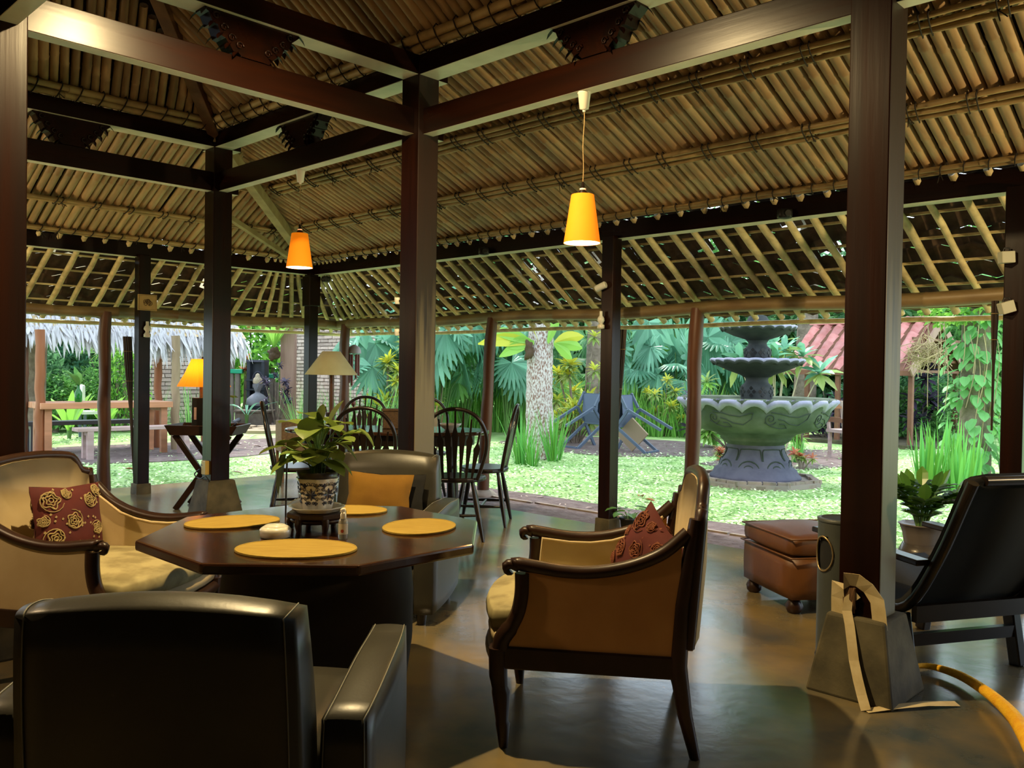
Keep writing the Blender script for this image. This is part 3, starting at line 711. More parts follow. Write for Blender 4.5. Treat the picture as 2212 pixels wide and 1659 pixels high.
    m = MB(); m.rbox((0, .04, .42), (hw*1.82, .60, .10), .045, 8, lambda o: V((o.x, o.y+.05*(1-(o.x/hw)**2)*(o.y > 0), o.z+.018*(1-(o.x/hw)**2)*(1-(o.y/.3)**2)*(o.z > 0)))); m.build('seat_cushion', 'seat_damask', t)
    return t
def crv2(p):
    return [(q.x, q.y) for q in crv(p, 3)]
bergere('cream and brown wooden framed armchair at the right, seen side-on', W(3.13, .31), AF-.10, .315)
bergere('wide cream wooden framed armchair at the left edge holding the paisley cushion', W(3.57, -1.69), AF-pi-.24, .345, 'cream_cloth').scale = (1, 1, .955)
# paisley cushions: woven motifs laid on the cloth
def paisley(o, w, h, d, seed, mat='paisley_gold'):
    rnd = random.Random(seed); m = MB()
    for s_ in (1, -1):
        def P(u, v):
            e = max(0, (1-abs(u)**2.6)*(1-abs(v)**2.6)); return V((u*w/2, s_*(d/2*e**.55+.003), v*h/2))
        def ring(cu, cv, r, n_=16, lob=0):
            m.tube([P(cu+(r+lob*cos(5*a))*cos(a), cv+(r+lob*cos(5*a))*sin(a)*w/h) for a in [2*pi*i/n_ for i in range(n_+1)]], .0032, 4, cap=False)
        spots = [(-.62, .6), (.45, .55), (-.1, .05), (.6, -.2), (-.6, -.35), (.1, -.65), (.75, .8), (-.2, .75), (-.85, .1), (.7, -.75), (-.75, -.8)]
        for k, (cu, cv) in enumerate(spots):
            r = (.20, .15, .17, .13, .18, .14, .12, .1, .1, .14, .12)[k]
            if abs(cu)+r > .95 or abs(cv)+r > .95: r *= .5
            ring(cu, cv, r, 30, .05*r*4); ring(cu, cv, r*.6, 24, .03*r*4); ring(cu, cv, r*.28)
            sp = []
            for i in range(14):
                f = i/13; a = 1+k+f*5; q = r*(1.15+.9*f); sp.append(P(max(-.93, min(.93, cu+q*cos(a)*.8)), max(-.93, min(.93, cv+q*sin(a)*.8))))
            m.tube(sp, [.004*(1-.6*i/13) for i in range(14)], 4)
        for k in range(40):
            u, v = rnd.uniform(-.88, .88), rnd.uniform(-.88, .88); m.add([P(u, v), P(u+.04, v+.03), P(u+.01, v+.07), P(u-.03, v+.03)], [(0, 1, 2, 3)])
    m.build('paisley_motif', mat, o, kind='stuff')
mk('cushion_red', (.085, .009, .006), .85, (.06, .006, .005), 8, bump=.2, bscale=150, bdist=.001)
mk('paisley_gold', (.30, .22, .09), .85); mk('paisley_rust', (.15, .04, .014), .85)
RR = V((_rt.x, _rt.y, 0)); FF = V((_f.x, _f.y, 0))
p = W(3.61, -1.845, .585)
o = pillow('cushion', 'cushion_red', (.33, .33, .11), p, AF-.42, RAD(-12), 'dark red paisley cushion on the wide cream armchair at the left', 3, roll=RAD(3)); paisley(o, .33, .33, .11, 1)
p = W(3.14, .50, .585)
o = pillow('cushion', 'cushion_red', (.29, .29, .11), p, AF+.55+pi, RAD(-16), 'rust red cushion propped on its corner in the side-on armchair', 4, roll=RAD(32)); paisley(o, .29, .29, .11, 2, 'paisley_rust')
# ------------------------------------------------------------ things on the coffee table
def onT(x, y): return at(x, y, TZ)
def placemat(px, py, wd, dp, rz, label):
    m = MB(); out = [(wd/2*cos(2*pi*i/40), dp/2*sin(2*pi*i/40)) for i in range(40)]; m.prism(out, .006)
    o = m.build('placemat', 'mat_yellow', bev=.002); o.location = onT(px, py)+V((0, 0, .0005)); o.rotation_euler = (0, 0, rz); tag(o, label, 'placemat'); 
    m = MB(); m.tube([(a*.985, b*.985, .006) for a, b in out]+[(out[0][0]*.985, out[0][1]*.985, .006)], .0022, 5, cap=False); m.build('hem', 'mat_yellow', o)
placemat(640, 1188, .40, .30, AF-pi/2, 'largest looking yellow oval placemat at the front edge of the octagonal table')
placemat(503, 1130, .36, .27, AF-pi/2+.62, 'yellow oval placemat at the left end of the octagonal table')
placemat(906, 1140, .27, .34, AF-pi/2-.25, 'yellow oval placemat at the right end of the octagonal table')
placemat(760, 1104, .30, .23, AF-pi/2-.1, 'yellow oval placemat at the back edge of the octagonal table before the yellow cushion')
o_ = onT(595, 1160)
t = thing('ashtray', 'white round ashtray between the placemats on the octagonal table', 'ashtray', o_)
m = MB(); m.lathe([(.046, 0), (.053, .003), (.055, .028), (.050, .034), (.043, .038), (.039, .034), (.036, .014), (.001, .012)], 32); m.build('dish', 'ceramic_white', t)
m = MB(); m.lathe([(.041, .035), (.038, .042), (.030, .045), (.001, .046)], 32); m.build('lid', 'ceramic_white', t)
t = thing('spray_bottle', 'small clear spray bottle with white cap and red label on the octagonal table', 'bottle', onT(741, 1164))
m = MB(); m.lathe([(.0145, 0), (.0165, .004), (.0165, .062), (.013, .070), (.008, .074)], 20); m.build('body', 'clear_plastic', t)
m = MB(); m.lathe([(.0105, .072), (.0105, .088), (.008, .090), (.0075, .108), (.001, .109)], 16); m.box((.004, -.006, .101), (.010, .014, .010)); m.build('spray_cap', 'white_plastic', t)
m = MB(); m.lathe([(.0168, .018), (.0168, .055)], 20, cap=False); m.build('label', 'white_plastic', t)
m = MB(); rr_ = AF+pi
for i in range(12):
    a0 = 2*pi*i/12; a1 = 2*pi*(i+1)/12
    m.add([(0.017*cos(rr_+b/.017), .017*sin(rr_+b/.017), .030+c) for b, c in ((0, 0), (.006*cos(a0), .006*sin(a0)), (.006*cos(a1), .006*sin(a1)))], [(0, 1, 2)])
m.build('red_mark', 'label_red', t)
# wooden stand, saucer, planter and plant
pc = onT(684, 1142)
t = thing('wooden_stand', 'dark low carved wooden stand under the blue and white planter', 'stand', pc, AF-pi/2)
m = MB(); m.prism([(.112*cos(2*pi*i/8+pi/8), .104*sin(2*pi*i/8+pi/8)) for i in range(8)], .02, 'xy', .045); m.build('top', 'wood_dark', t, bev=.004)
for i in range(6):
    a = 2*pi*i/6; m = MB(); m.tube([(.090*cos(a), .082*sin(a), .046), (.100*cos(a), .092*sin(a), .025), (.094*cos(a), .086*sin(a), 0)], [.018, .014, .011], 6); m.build('foot', 'wood_dark', t)
m = MB(); m.tube([(.088*cos(2*pi*i/24), .078*sin(2*pi*i/24), .036) for i in range(25)], .010, 6, cap=False); m.build('apron', 'wood_dark', t)
t = thing('saucer', 'pale scalloped saucer under the blue and white planter', 'saucer', pc+V((0, 0, .0655)), AF-pi/2)
def hexmod(k, amp): return lambda i, r, z, a: (r*(1-amp*(1-abs(cos(3*a+k)))), z)
m = MB(); m.lathe([(.060, 0), (.085, .003), (.098, .016), (.106, .019), (.104, .022), (.092, .019), (.078, .008), (.001, .006)], 48, mod=hexmod(0, .08)); m.build('dish', 'porcelain', t)
t = thing('planter', 'blue and white porcelain planter holding a leafy houseplant', 'planter', pc+V((0, 0, .073)), AF-pi/2)
m = MB(); m.lathe([(.052, 0), (.058, .004), (.062, .03), (.072, .095), (.080, .118), (.079, .120), (.075, .117), (.068, .095), (.001, .093)], 48, mod=hexmod(.4, .10)); m.build('pot', 'porcelain', t)
m = MB(); m.lathe([(.066, .094), (.070, .118), (.077, .142), (.075, .143), (.067, .122), (.001, .120)], 32); m.build('inner_pot', 'clay_pot', t)
# painted scrolls and flowers as thin enamel on the porcelain
m = MB()
def potP(a, z):
    r = .0625+(z-.03)*.154+.0012; r *= (1-.10*(1-abs(cos(3*a+.4)))); return V((r*cos(a), r*sin(a), z))
for k in range(6):
    a0 = k*pi/3-.13+pi/6
    def fl(n_, r, cz, da=0):
        pts = [potP(a0+da, cz)]+[potP(a0+da+(r*(1+.25*cos(n_*g)))*cos(g)/.066, cz+r*(1+.25*cos(n_*g))*sin(g)) for g in [2*pi*i/40 for i in range(40)]]
        m.add(pts, [(0, 1+i, 1+(i+1) % 40) for i in range(40)])
    fl(8, .019, .062); fl(4, .008, .095, -.32); fl(4, .008, .095, .32); fl(4, .007, .03, -.28); fl(4, .007, .03, .28)
    for sg in (-1, 1):
        for cz, da, r in ((.080, .36, .008), (.045, .36, .008), (.030, .14, .007), (.100, .13, .008), (.065, .44, .006), (.098, .48, .006)):
            m.tube([potP(a0+sg*(da+q.x/.066), cz+q.y) for q in spiral((0, 0, 0), r, .0015, 0, 1.3, 14, (1, 0, 0), (0, 1, 0))], .0013, 4)
m.build('blue_painting', 'porcelain_blue', t, kind='stuff')
m = MB()
for i in range(60):
    a, r = R(0, 6.28), .055*math.sqrt(R(0, 1)); c = V((r*cos(a)+.012, r*sin(a), .125+R(0, .006))); m.rbox(c, (R(.008, .014),)*3, .004, 2)
m.build('gravel', 'gravel', t, kind='stuff')
ht = lambda f: (sin(pi*min(1, f*.86+.14))**.75)*(1-.15*f) if f < .98 else .02
rnd = random.Random(11)
for i in range(34):
    a = rnd.uniform(0, 6.28); r = rnd.uniform(.01, .105); z = .265+rnd.uniform(-.075, .085)-r*.25
    if i == 0: a, r, z = pi, .125, .235
    if i == 1: a, r, z = .10, .15, .30
    e = V((r*cos(a), r*sin(a), z)); d = V((cos(a), sin(a), rnd.uniform(-.6, .5)))
    m = MB(); m.leaf(e, d, rnd.uniform(.085, .12), rnd.uniform(.085, .115), droop=rnd.uniform(.3, 1.2), seg=5, fold=.2, prof=ht, smooth=True)
    lf = m.build('leaf', 'leaf_house', t)
    m = MB(); m.tube(crv([(.02*cos(a), .02*sin(a), .12), (e.x*.35, e.y*.35, .12+(z-.12)*.6), tuple(e)], 4), .0026, 5); m.build('stalk', 'stem_green', lf)
for k, (a, r, z, dz) in enumerate(((pi*.98, .115, .225, -2.2), (pi*1.06, .12, .20, -2.6), (.9, .06, .33, .6), (-1.2, .05, .33, .5))):
    e = V((r*cos(a), r*sin(a), z)); m = MB(); m.leaf(e, (cos(a)*.4, sin(a)*.4, dz), .15 if k < 2 else .10, .075 if k < 2 else .035, droop=.3, seg=5, fold=.45, prof=ht, smooth=True); m.build('leaf', 'leaf_pothos_old', t, label='old drooping leaf' if k < 2 else 'curled withered leaf')
m = MB(); q0 = onT(617, 1110); m.tube([V((0, 0, 0)), V((.002, 0, .13)), V((.004, .002, .245))], .004, 6); o = m.build('stick', 'black_metal'); o.location = PD(617, 1112, 3.36)*1; o.location.z = TZ
tag(o, 'thin black stick standing left of the planter', 'stick'); o.location = onT(617, 1116)
# ------------------------------------------------------------ pendant lamps
def pendant(x, y, zb, ztop, label, cup=True):
    t = thing('pendant_lamp', label, 'lamp', (x, y, 0))
    m = MB(); m.lathe([(.0955, zb), (.094, zb+.006), (.059, zb+.248), (.056, zb+.25)], 36, cap=False); m.build('lamp_shade', 'shade_orange', t)
    m = MB(); m.lathe([(.0925, zb+.001), (.057, zb+.235), (.001, zb+.238)], 32, cap=False); m.build('shade_lining', 'lamp_inside', t)
    m = MB(); m.lathe([(.026, zb+.25), (.024, zb+.262), (.0145, zb+.274), (.0145, zb+.284), (.011, zb+.287), (.006, zb+.315), (.001, zb+.318)], 16); m.build('socket', 'wood_black', t)
    m = MB(); m.lathe([(.0165, zb+.274), (.0165, zb+.282)], 16); m.build('collar', 'white_plastic', t)
    m = MB(); L = ztop-.09-(zb+.312); m.tube([(0.003*sin(i*.9), 0, zb+.312+L*i/10) for i in range(11)], .0026, 5); m.build('cord', 'cord', t)
    m = MB(); m.lathe([(.007, ztop-.10), (.010, ztop-.088), (.024, ztop-.085), (.033, ztop-.008), (.036, ztop-.006), (.036, ztop)], 24); m.build('ceiling_rose', 'ceramic_white', t)
    light('pendant_light', 'POINT', (x, y, zb+.05), 9, (1, .62, .25), .03).parent = None
pendant(-2.877, CY, 1.918, 2.694, 'nearer orange pendant lamp hanging between the middle and right pillars')
pendant(-5.556, CY, 1.985, 2.694, 'farther orange pendant lamp hanging before the far corner post')
t = thing('hanging_bulb', 'bare warm bulb hanging from the ridge high above the octagonal table', 'lamp', (-2.8, 1.85, 0))
m = MB(); m.lathe([(.001, 3.42), (.016, 3.43), (.018, 3.50), (.004, 3.52)], 12); m.build('socket', 'wood_black', t)
m = MB(); m.tube([(0, 0, 3.52), (0, 0, 3.9)], .004, 6); m.build('cord', 'cord', t)
m = MB(); m.lathe([(.20, 3.172), (.197, 3.25), (.16, 3.34), (.10, 3.39)], 28, cap=False); m.build('unseen_lampshade', 'bin_grey', t)  # added shade, shaped to keep direct light off the upper roof
m = MB(); m.lathe([(.001, 3.275), (.022, 3.29), (.028, 3.32), (.018, 3.38), (.012, 3.43)], 16); m.build('bulb', 'bulb', t)
t = thing('hanging_bulb', 'shaded bulb hanging out of view left of the big leather armchair', 'lamp', (-3.75, -.02, 0))
m = MB(); m.lathe([(.16, 2.10), (.13, 2.16), (.04, 2.22), (.015, 2.26)], 20, cap=False); m.build('unseen_lampshade', 'bin_grey', t); m = MB(); m.tube([(0, 0, 2.24), (0, 0, 2.9)], .004, 6); m.build('cord', 'cord', t)
# ------------------------------------------------------------ windsor dining set
def windsor():
    t = thing('dining_chair', 'x', 'chair', (0, 0, 0), 0)
    m = MB(); out = []
    for i in range(28):
        a = 2*pi*i/28; r = .22*(1+.06*cos(2*a)); out.append((r*cos(a)*1.02, r*sin(a)*.98))
    m.prism(out, .034, 'xy', .43); m.build('seat', 'wood_black', t, bev=.012, bseg=3)
    for sx in (-1, 1):
        for sy in (-1, 1):
            m = MB(); a, b = V((sx*.13, sy*.13, .435)), V((sx*.215, sy*.205, 0)); pts = [a.lerp(b, f) for f in (0, .15, .4, .55, .62, .68, 1)]
            m.tube(pts, [.014, .015, .021, .019, .022, .018, .012], 8); m.build('leg', 'wood_black', t)
    m = MB()
    for sx in (-1, 1): m.tube([(sx*.18, -.172, .16), (sx*.182, 0, .16), (sx*.18, .172, .16)], [.009, .014, .009], 6)
    m.tube([(-.18, 0, .16), (0, 0, .16), (.18, 0, .16)], [.009, .014, .009], 6); m.build('stretcher', 'wood_black', t)
    def hoop(a):   # a 0..1
        g = a*pi; x = -.225*cos(g)*(1 if True else 1); return x
    pts = crv([(-.165, -.165, .45), (-.20, -.185, .56), (-.228, -.21, .68), (-.222, -.235, .80), (-.165, -.257, .905), (-.085, -.268, .958), (0, -.272, .972), (.085, -.268, .958), (.165, -.257, .905), (.222, -.235, .80), (.228, -.21, .68), (.20, -.185, .56), (.165, -.165, .45)], 4)
    m = MB(); m.tube(pts, .0145, 8); m.build('hoop', 'wood_black', t)
    for i in range(7):
        u = -1+2*i/6; xb, xt = u*.125, u*.178; zt = .965-.16*abs(u)**2.2
        def P(f, w):
            z = .455+(zt-.455)*f; y = -.165-.105*((z-.45)/.52); x = xb+(xt-xb)*f; return [(x-w, y+.004, z), (x+w, y+.004, z), (x+w, y-.004, z), (x-w, y-.004, z)]
        m = MB(); lv = [(0, .007), (.28, .0125), (.55, .020), (.64, .0245), (.70, .015), (.76, .0075), (1, .006)]
        vs = []; [vs.extend(P(*q)) for q in lv]; fs = []
        for k in range(len(lv)-1):
            for j in range(4): fs.append((4*k+j, 4*k+(j+1) % 4, 4*k+4+(j+1) % 4, 4*k+4+j))
        m.add(vs, fs+[(3, 2, 1, 0), tuple(range(len(vs)-4, len(vs)))]); m.build('spindle', 'wood_black', t)
    return t
dt = W(7.35, -1.05)
spots = [(6.43, -1.06, 0, 'black hoop back dining chair seen from behind left of the middle pillar, nearest of those'),
         (6.48, -.42, .06, 'black hoop back dining chair seen from behind just right of the middle pillar'),
         (7.12, .0-.22, pi/2-.1, 'black hoop back dining chair seen side-on at the right end of the dining table'),
         (7.0, -1.74, -pi/2+.25, 'black hoop back dining chair seen side-on behind the leafy houseplant'),
         (8.35, -1.48, pi-.1, 'brown hoop back dining chair on the far side of the dining table, left'),
         (8.35, -.86, pi, 'hoop back dining chair on the far side of the dining table, behind the middle pillar')]
w0 = windsor()
for i, (d, r, ro, lab) in enumerate(spots):
    c = w0 if i == 0 else dup(w0); c.location = W(d, r, 0); c.rotation_euler = (0, 0, AF-pi/2+ro); c['label'] = lab; c['group'] = 'chairs around the dining table'
t = thing('dining_table', 'dark oval dining table ringed by hoop back chairs', 'table', dt, AF-pi/2)
m = MB(); out = [(.86*math.copysign(abs(cos(a))**.8, cos(a)), .42*math.copysign(abs(sin(a))**.8, sin(a))) for a in [2*pi*i/48 for i in range(48)]]
m.prism(out, .03, 'xy', .715); m.build('tabletop', 'table_top', t, bev=.008)
m = MB(); m.prism([(a*.86, b*.82) for a, b in out], .09, 'xy', .625); m.build('apron', 'wood_black', t)
for sx in (-1, 1):
    for sy in (-1, 1): m = MB(); m.tube([(sx*.55, sy*.22, .63), (sx*.55, sy*.22, .45), (sx*.56, sy*.22, .2), (sx*.56, sy*.22, 0)], [.035, .028, .036, .024], 10); m.build('leg', 'wood_black', t)
t = thing('wicker_box', 'small brown wicker box standing on the dining table', 'box', W(7.4, -1.0, .7455), AF-pi/2+.2)
m = MB(); m.box((0, 0, .075), (.20, .14, .15)); m.build('body', 'wicker', t, bev=.01)
m = MB(); m.box((0, 0, .158), (.215, .155, .02)); m.build('lid', 'wicker', t, bev=.006)
t = thing('glass_bowl', 'pale glass dish on the right half of the dining table', 'bowl', W(7.3, -.52, .7455))
m = MB(); m.lathe([(.04, 0), (.05, .01), (.09, .04), (.10, .055), (.095, .055), (.05, .018), (.001, .014)], 24); m.build('dish', 'frosted', t)
t = thing('rattan_cabinet', 'low tan rattan stool cabinet left of the dining chairs', 'stool', at(600, 1042, 0)+V((-.05, .2, 0)), AF-pi/2+.5)
m = MB(); m.box((0, 0, .50), (.30, .28, .34)); m.build('body', 'rattan_tan', t, bev=.01)
for x in (-.13, .13):
    for y in (-.12, .12): m = MB(); m.bar((x, y, 0), (x, y, .34), .03, .03); m.build('leg', 'rattan_tan', t)
# ------------------------------------------------------------ folding tray table, amber lamp, bottle
tp = W(7.72, -2.70)
t = thing('tray_table', 'dark folding tray table with crossed legs behind the far pillar', 'table', tp, AF-pi/2)
m = MB(); m.box((0, 0, .66), (.50, .40, .02)); m.build('tray', 'hut_wood', t, bev=.003)
for y in (-.215, .215): m = MB(); m.prism([(-.315, .735), (-.25, .65), (.25, .65), (.315, .735)][::-1], .014, 'xz', y-.007); m.build('tray_side', 'wood_dark', t, bev=.003)
for x, sg in ((-.26, -1), (.26, 1)): m = MB(); m.bar((x, 0, .65), (x+sg*.05, 0, .735), .42, .014, up=(1, 0, 0)); m.build('tray_side', 'wood_dark', t, bev=.003)
for y in (-.17, .17):
    for sg in (-1, 1): m = MB(); m.bar((-sg*.245, y+sg*.02, .65), (sg*.22, y+sg*.02, 0), .05, .028, up=(0, 1, 0)); m.build('leg', 'wood_dark', t, bev=.003)
t = thing('table_lamp', 'lit amber table lamp with pleated shade, half hidden by the far pillar', 'lamp', tp+W(.04, -.06)+V((0, 0, .671)), AF-pi/2)
m = MB(); m.box((-.02, 0, .15), (.135, .12, .30)); m.build('base', 'black_plastic', t, bev=.004)
m = MB(); m.box((-.055, -.0615, .16), (.022, .003, .11)); m.build('pale_inlay', 'picnic_grey', t)
m = MB(); m.cyl((-.02, 0, .30), (-.02, 0, .50), .022, .018, 10); m.build('neck', 'wood_hip', t)
def pleat(i, r, z, a): return (r*(1+.012*cos(40*a)), z)
m = MB(); m.lathe([(.228, .40), (.222, .41), (.162, .52), (.118, .62), (.108, .645)], 160, c=(.0, 0, 0), mod=pleat, cap=False); m.build('lamp_shade', 'shade_amber', t)
m = MB(); m.lathe([(.025, .62), (.02, .665), (.001, .67)], 12); m.build('finial', 'wood_dark', t)
lp = tp+W(.04, -.06)+V((0, 0, .671+.52)); light('table_lamp_light', 'POINT', lp, 6, (1, .66, .25), .05)
t = thing('green_bottle', 'green glass bottle on the tray table beside the far pillar', 'bottle', tp+W(-.05, .175)+V((0, 0, .671)))
m = MB(); m.lathe([(.033, 0), (.036, .01), (.036, .15), (.028, .19), (.013, .24), (.012, .30), (.014, .302), (.014, .315), (.001, .316)], 20); m.build('body', 'glass_green', t)
rnd = random.Random(3); m = MB()
for i in range(9): a = rnd.uniform(0, 6.28); m.leaf((0, 0, .31), (cos(a), sin(a), .7), .11, .05, droop=1.0, seg=3)
m.build('cutting', 'leaf_house', t)
m = MB()
for k in range(3): m.tube([(.0, 0, 0), (.06+.02*k, .01*k, .05+.012*k)], .008, 6)
o = m.build('incense_tools', 'wood_black'); o.location = tp+W(-.12, .215)+V((0, 0, .682)); tag(o, 'small dark handles lying at the right end of the tray table', 'utensil')
# outlet and cable on the far pillar
t = thing('power_outlet', 'yellowish power outlet low on the far pillar', 'outlet', (CX[4]+.01, CY-.098, .415))
m = MB(); m.box((0, 0, 0), (.075, .035, .115)); m.build('box', 'outlet', t, bev=.004)
m = MB(); m.lathe([(.018, -.018), (.018, .018)], 14); hole = m.build('socket_face', 'black_plastic', t); hole.rotation_euler = (0, pi/2, 0); hole.location = (-.03, 0, .02)
m = MB(); m.tube(crv([(0, 0, 0), (-.05, -.02, -.04), (-.03, -.01, -.07), (.03, -.005, -.075), (.10, .0, -.05), (.15, .01, -.09)], 5), .005, 6); o = m.build('cable', 'black_plastic'); o.location = (CX[4]-.03, CY-.125, .40); tag(o, 'thin dark cable looped round the foot of the far pillar', 'cable')
# ------------------------------------------------------------ floor lamp
fl = W(8.9, -1.86)
t = thing('floor_lamp', 'unlit floor lamp with wide cream conical shade and bamboo stem', 'lamp', fl)
m = MB(); m.lathe([(.268, 1.185), (.092, 1.425)], 48, cap=False); m.build('lamp_shade', 'shade_cream', t)
m = MB(); m.lathe([(.14, 0), (.14, .02), (.06, .04)], 24); m.build('base', 'wood_dark', t)
m = MB(); m.tube([(0, 0, .03), (0, 0, .38), (0, 0, .76), (0, 0, .78), (0, 0, .80)], [.044, .042, .042, .046, .042], 12); m.build('lower_stem', 'post_brown', t)
m = MB(); m.tube([(.01, 0, .78), (.01, 0, 1.38)], .026, 10); m.build('upper_stem', 'post_brown', t)
m = MB()
for k in range(3): m.tube([(.046*cos(2*pi*i/16), .046*sin(2*pi*i/16), .765+.012*k) for i in range(17)], .006, 5, cap=False)
m.tube([(-.04, -.02, .77), (-.05, -.03, .86)], .007, 5); m.build('binding', 'lashing', t)
# ------------------------------------------------------------ ottoman, bin, lounge chair, pot, orange streak
cN = at(1712, 1326, 0); cL = at(1618, 1276, 0); ex = (cL-cN).normalized(); ey = V((-ex.y, ex.x, 0)); ey = ey if ey.dot(RT) > 0 else -ey
oc = cN+ex*.24+ey*.21
t = thing('leather_ottoman', 'brown leather ottoman with tufted lid and bun feet', 'ottoman', oc, math.atan2(ex.y, ex.x))
m = MB(); m.rbox((0, 0, .185), (.55, .48, .23), .02, 4); m.build('body', 'brown_leather', t)
m = MB(); m.rbox((0, 0, .352), (.56, .49, .115), .04, 8, lambda o: V((o.x, o.y, o.z+(.03*(1-(o.x/.28)**2)*(1-(o.y/.25)**2) if o.z > 0 else 0)))); m.build('lid', 'brown_leather', t)
m = MB()
for z, k in ((.298, 1.0), (.396, .985)):
    a, b = .281*k, .246*k; m.tube([(-a, -b, z), (0, -b, z), (a, -b, z), (a, 0, z), (a, b, z), (0, b, z), (-a, b, z), (-a, 0, z), (-a, -b, z)], .005, 6, cap=False)
m.build('piping', 'brown_leather', t)
for x in (-.22, .22):
    for y in (-.19, .19): m = MB(); m.lathe([(.028, 0), (.042, .015), (.046, .04), (.036, .062), (.03, .07)], 14, c=(x, y, 0)); m.build('bun_foot', 'wood_dark', t)
bc = W(3.80, 1.46)
t = thing('standing_bin', 'tall grey cylindrical bin with round side opening beside the near pillar', 'bin', bc, AF-pi/2)
m = MB(); NN = 40; hb = .625
m2 = MB()
def inhole(a, z): return (((a-pi*1.11)*.098/.052)**2+((z-.475)/.075)**2) < 1
vs = []; NZb = 26
for i in range(NZb+1):
    for j in range(NN): a = 2*pi*j/NN; vs.append((.098*cos(a), .098*sin(a), hb*i/NZb))
fs = []
for i in range(NZb):
    for j in range(NN):
        if not inhole(2*pi*(j+.5)/NN, hb*(i+.5)/NZb): fs.append((i*NN+j, i*NN+(j+1) % NN, (i+1)*NN+(j+1) % NN, (i+1)*NN+j))
m.add(vs, fs, True); m.build('body', 'bin_grey', t)
m = MB(); m.lathe([(.089, .30), (.089, hb)], 32, cap=True); b_ = m.build('liner', 'cushion_black', t)
m = MB(); m.lathe([(.101, hb-.012), (.103, hb), (.088, hb+.004), (.085, hb-.004), (.001, hb-.006)], 32); m.build('rim', 'bin_grey', t)
m = MB(); m.tube([(.100*cos(pi*1.11+.052*cos(g)/.098), .100*sin(pi*1.11+.052*cos(g)/.098), .475+.075*sin(g)) for g in [2*pi*i/28 for i in range(29)]], .0045, 6, cap=False); m.build('opening_trim', 'metal_cap', t)
m = MB(); m.lathe([(.102, 0), (.102, .02)], 32); m.build('foot_ring', 'black_plastic', t)
# lounge chair (planter type) seen from behind
la, lb = at(1972, 1462, 0), at(2192, 1438, 0); lx = (lb-la).normalized(); ly = V((-lx.y, lx.x, 0)); ly = ly if ly.dot(FW) > 0 else -ly
t = thing('lounge_chair', 'low dark reclining lounge chair seen from behind at the right edge', 'lounge chair', (la+lb)/2, math.atan2(lx.y, lx.x))
hw = .29
def sweepback(x, z, thick):   # back panel, leaning to the rear
    pts = crv([(x, .52, .36), (x, .20, .27), (x, .02, .30), (x, -.14, .52), (x, -.27, .78), (x, -.31, .86)], 4); return pts
m = MB(); path = sweepback(0, 0, 0); vs = []; hwk = []
for i, p in enumerate(path):
    k = i/(len(path)-1); w = hw*(1.0 if k < .9 else 1-.35*((k-.9)/.1)**2); vs += [(-w, p.y, p.z), (w, p.y, p.z), (w, p.y+.035, p.z+.02), (-w, p.y+.035, p.z+.02)]
n_ = len(path); fs = []
for i in range(n_-1):
    for j in range(4): fs.append((4*i+j, 4*i+(j+1) % 4, 4*i+4+(j+1) % 4, 4*i+4+j))
fs += [(3, 2, 1, 0), (4*n_-4, 4*n_-3, 4*n_-2, 4*n_-1)]; m.add(vs, fs, True); m.build('sling_seat', 'cushion_black', t)
for sg in (-1, 1):
    m = MB(); m.tube([V((sg*hw, p.y-.005, p.z)) for p in path[:-1]], .022, 8); m.build('side_frame', 'wood_black', t)
    m = MB(); m.bar((sg*hw, .05, .26), (sg*hw*1.0, -.0, 0), .045, .06, up=(0, 1, 0)); m.build('leg', 'wood_black', t, bev=.006)
    m = MB(); m.bar((sg*hw, .50, .36), (sg*hw*1.0, .56, 0), .045, .06, up=(0, 1, 0)); m.build('leg', 'wood_black', t, bev=.006)
    m = MB(); m.bar((sg*(hw+.03), -.10, .50), (sg*(hw+.03), .58, .52), .07, .025); m.build('armrest', 'wood_black', t, bev=.006)
m = MB(); m.bar((-hw, .02, .15), (hw, .02, .15), .03, .05); m.build('stretcher', 'wood_black', t)
m = MB(); m.bar((-hw, -.02, .27), (hw, -.02, .27), .03, .07); m.build('rear_rail', 'wood_black', t)
m = MB(); m.tube([(-hw*.8, -.305, .855), (hw*.8, -.305, .855)], .02, 8); m.build('top_rail', 'wood_black', t)
# potted plant right
pp = W(4.95, 2.36)
t = thing('potted_plant', 'thick leaved dark green plant in a round clay pot behind the lounge chair', 'plant', pp)
m = MB(); m.lathe([(.07, 0), (.12, .06), (.135, .16), (.12, .26), (.10, .30), (.095, .30), (.09, .28), (.001, .27)], 28); m.build('jar', 'clay_pot', t)
m = MB(); m.lathe([(.085, .27), (.10, .36), (.115, .405), (.125, .41), (.122, .415), (.105, .40), (.001, .38)], 28, mod=lambda i, r, z, a: (r*(1+.03*cos(9*a)), z)); m.build('pot', 'pot_rim', t)
rnd = random.Random(8)
for i in range(11):
    a = 2*pi*i/11+rnd.uniform(-.2, .2); k = rnd.uniform(.5, 1); e = V((.20*k*cos(a), .20*k*sin(a), .40+.26*(1.2-k*.6)))
    m = MB(); pts = crv([(.02*cos(a), .02*sin(a), .39), (.08*k*cos(a), .08*k*sin(a), .52), tuple(e)], 4); m.tube(pts, [.009*(1-.5*j/len(pts)) for j in range(len(pts))], 6); st = m.build('stalk', 'stem_green', t)
    m = MB()
    for j in range(2, len(pts)):
        for sg in (-1, 1):
            d = V((cos(a+sg*1.1), sin(a+sg*1.1), .55)); m.leaf(pts[j], d, .10, .068, droop=.3, seg=3, fold=.3)
    m.leaf(pts[-1], V((cos(a)*.4, sin(a)*.4, 1)), .12, .07, seg=3); m.build('leaflets', 'leaf_zz', st)
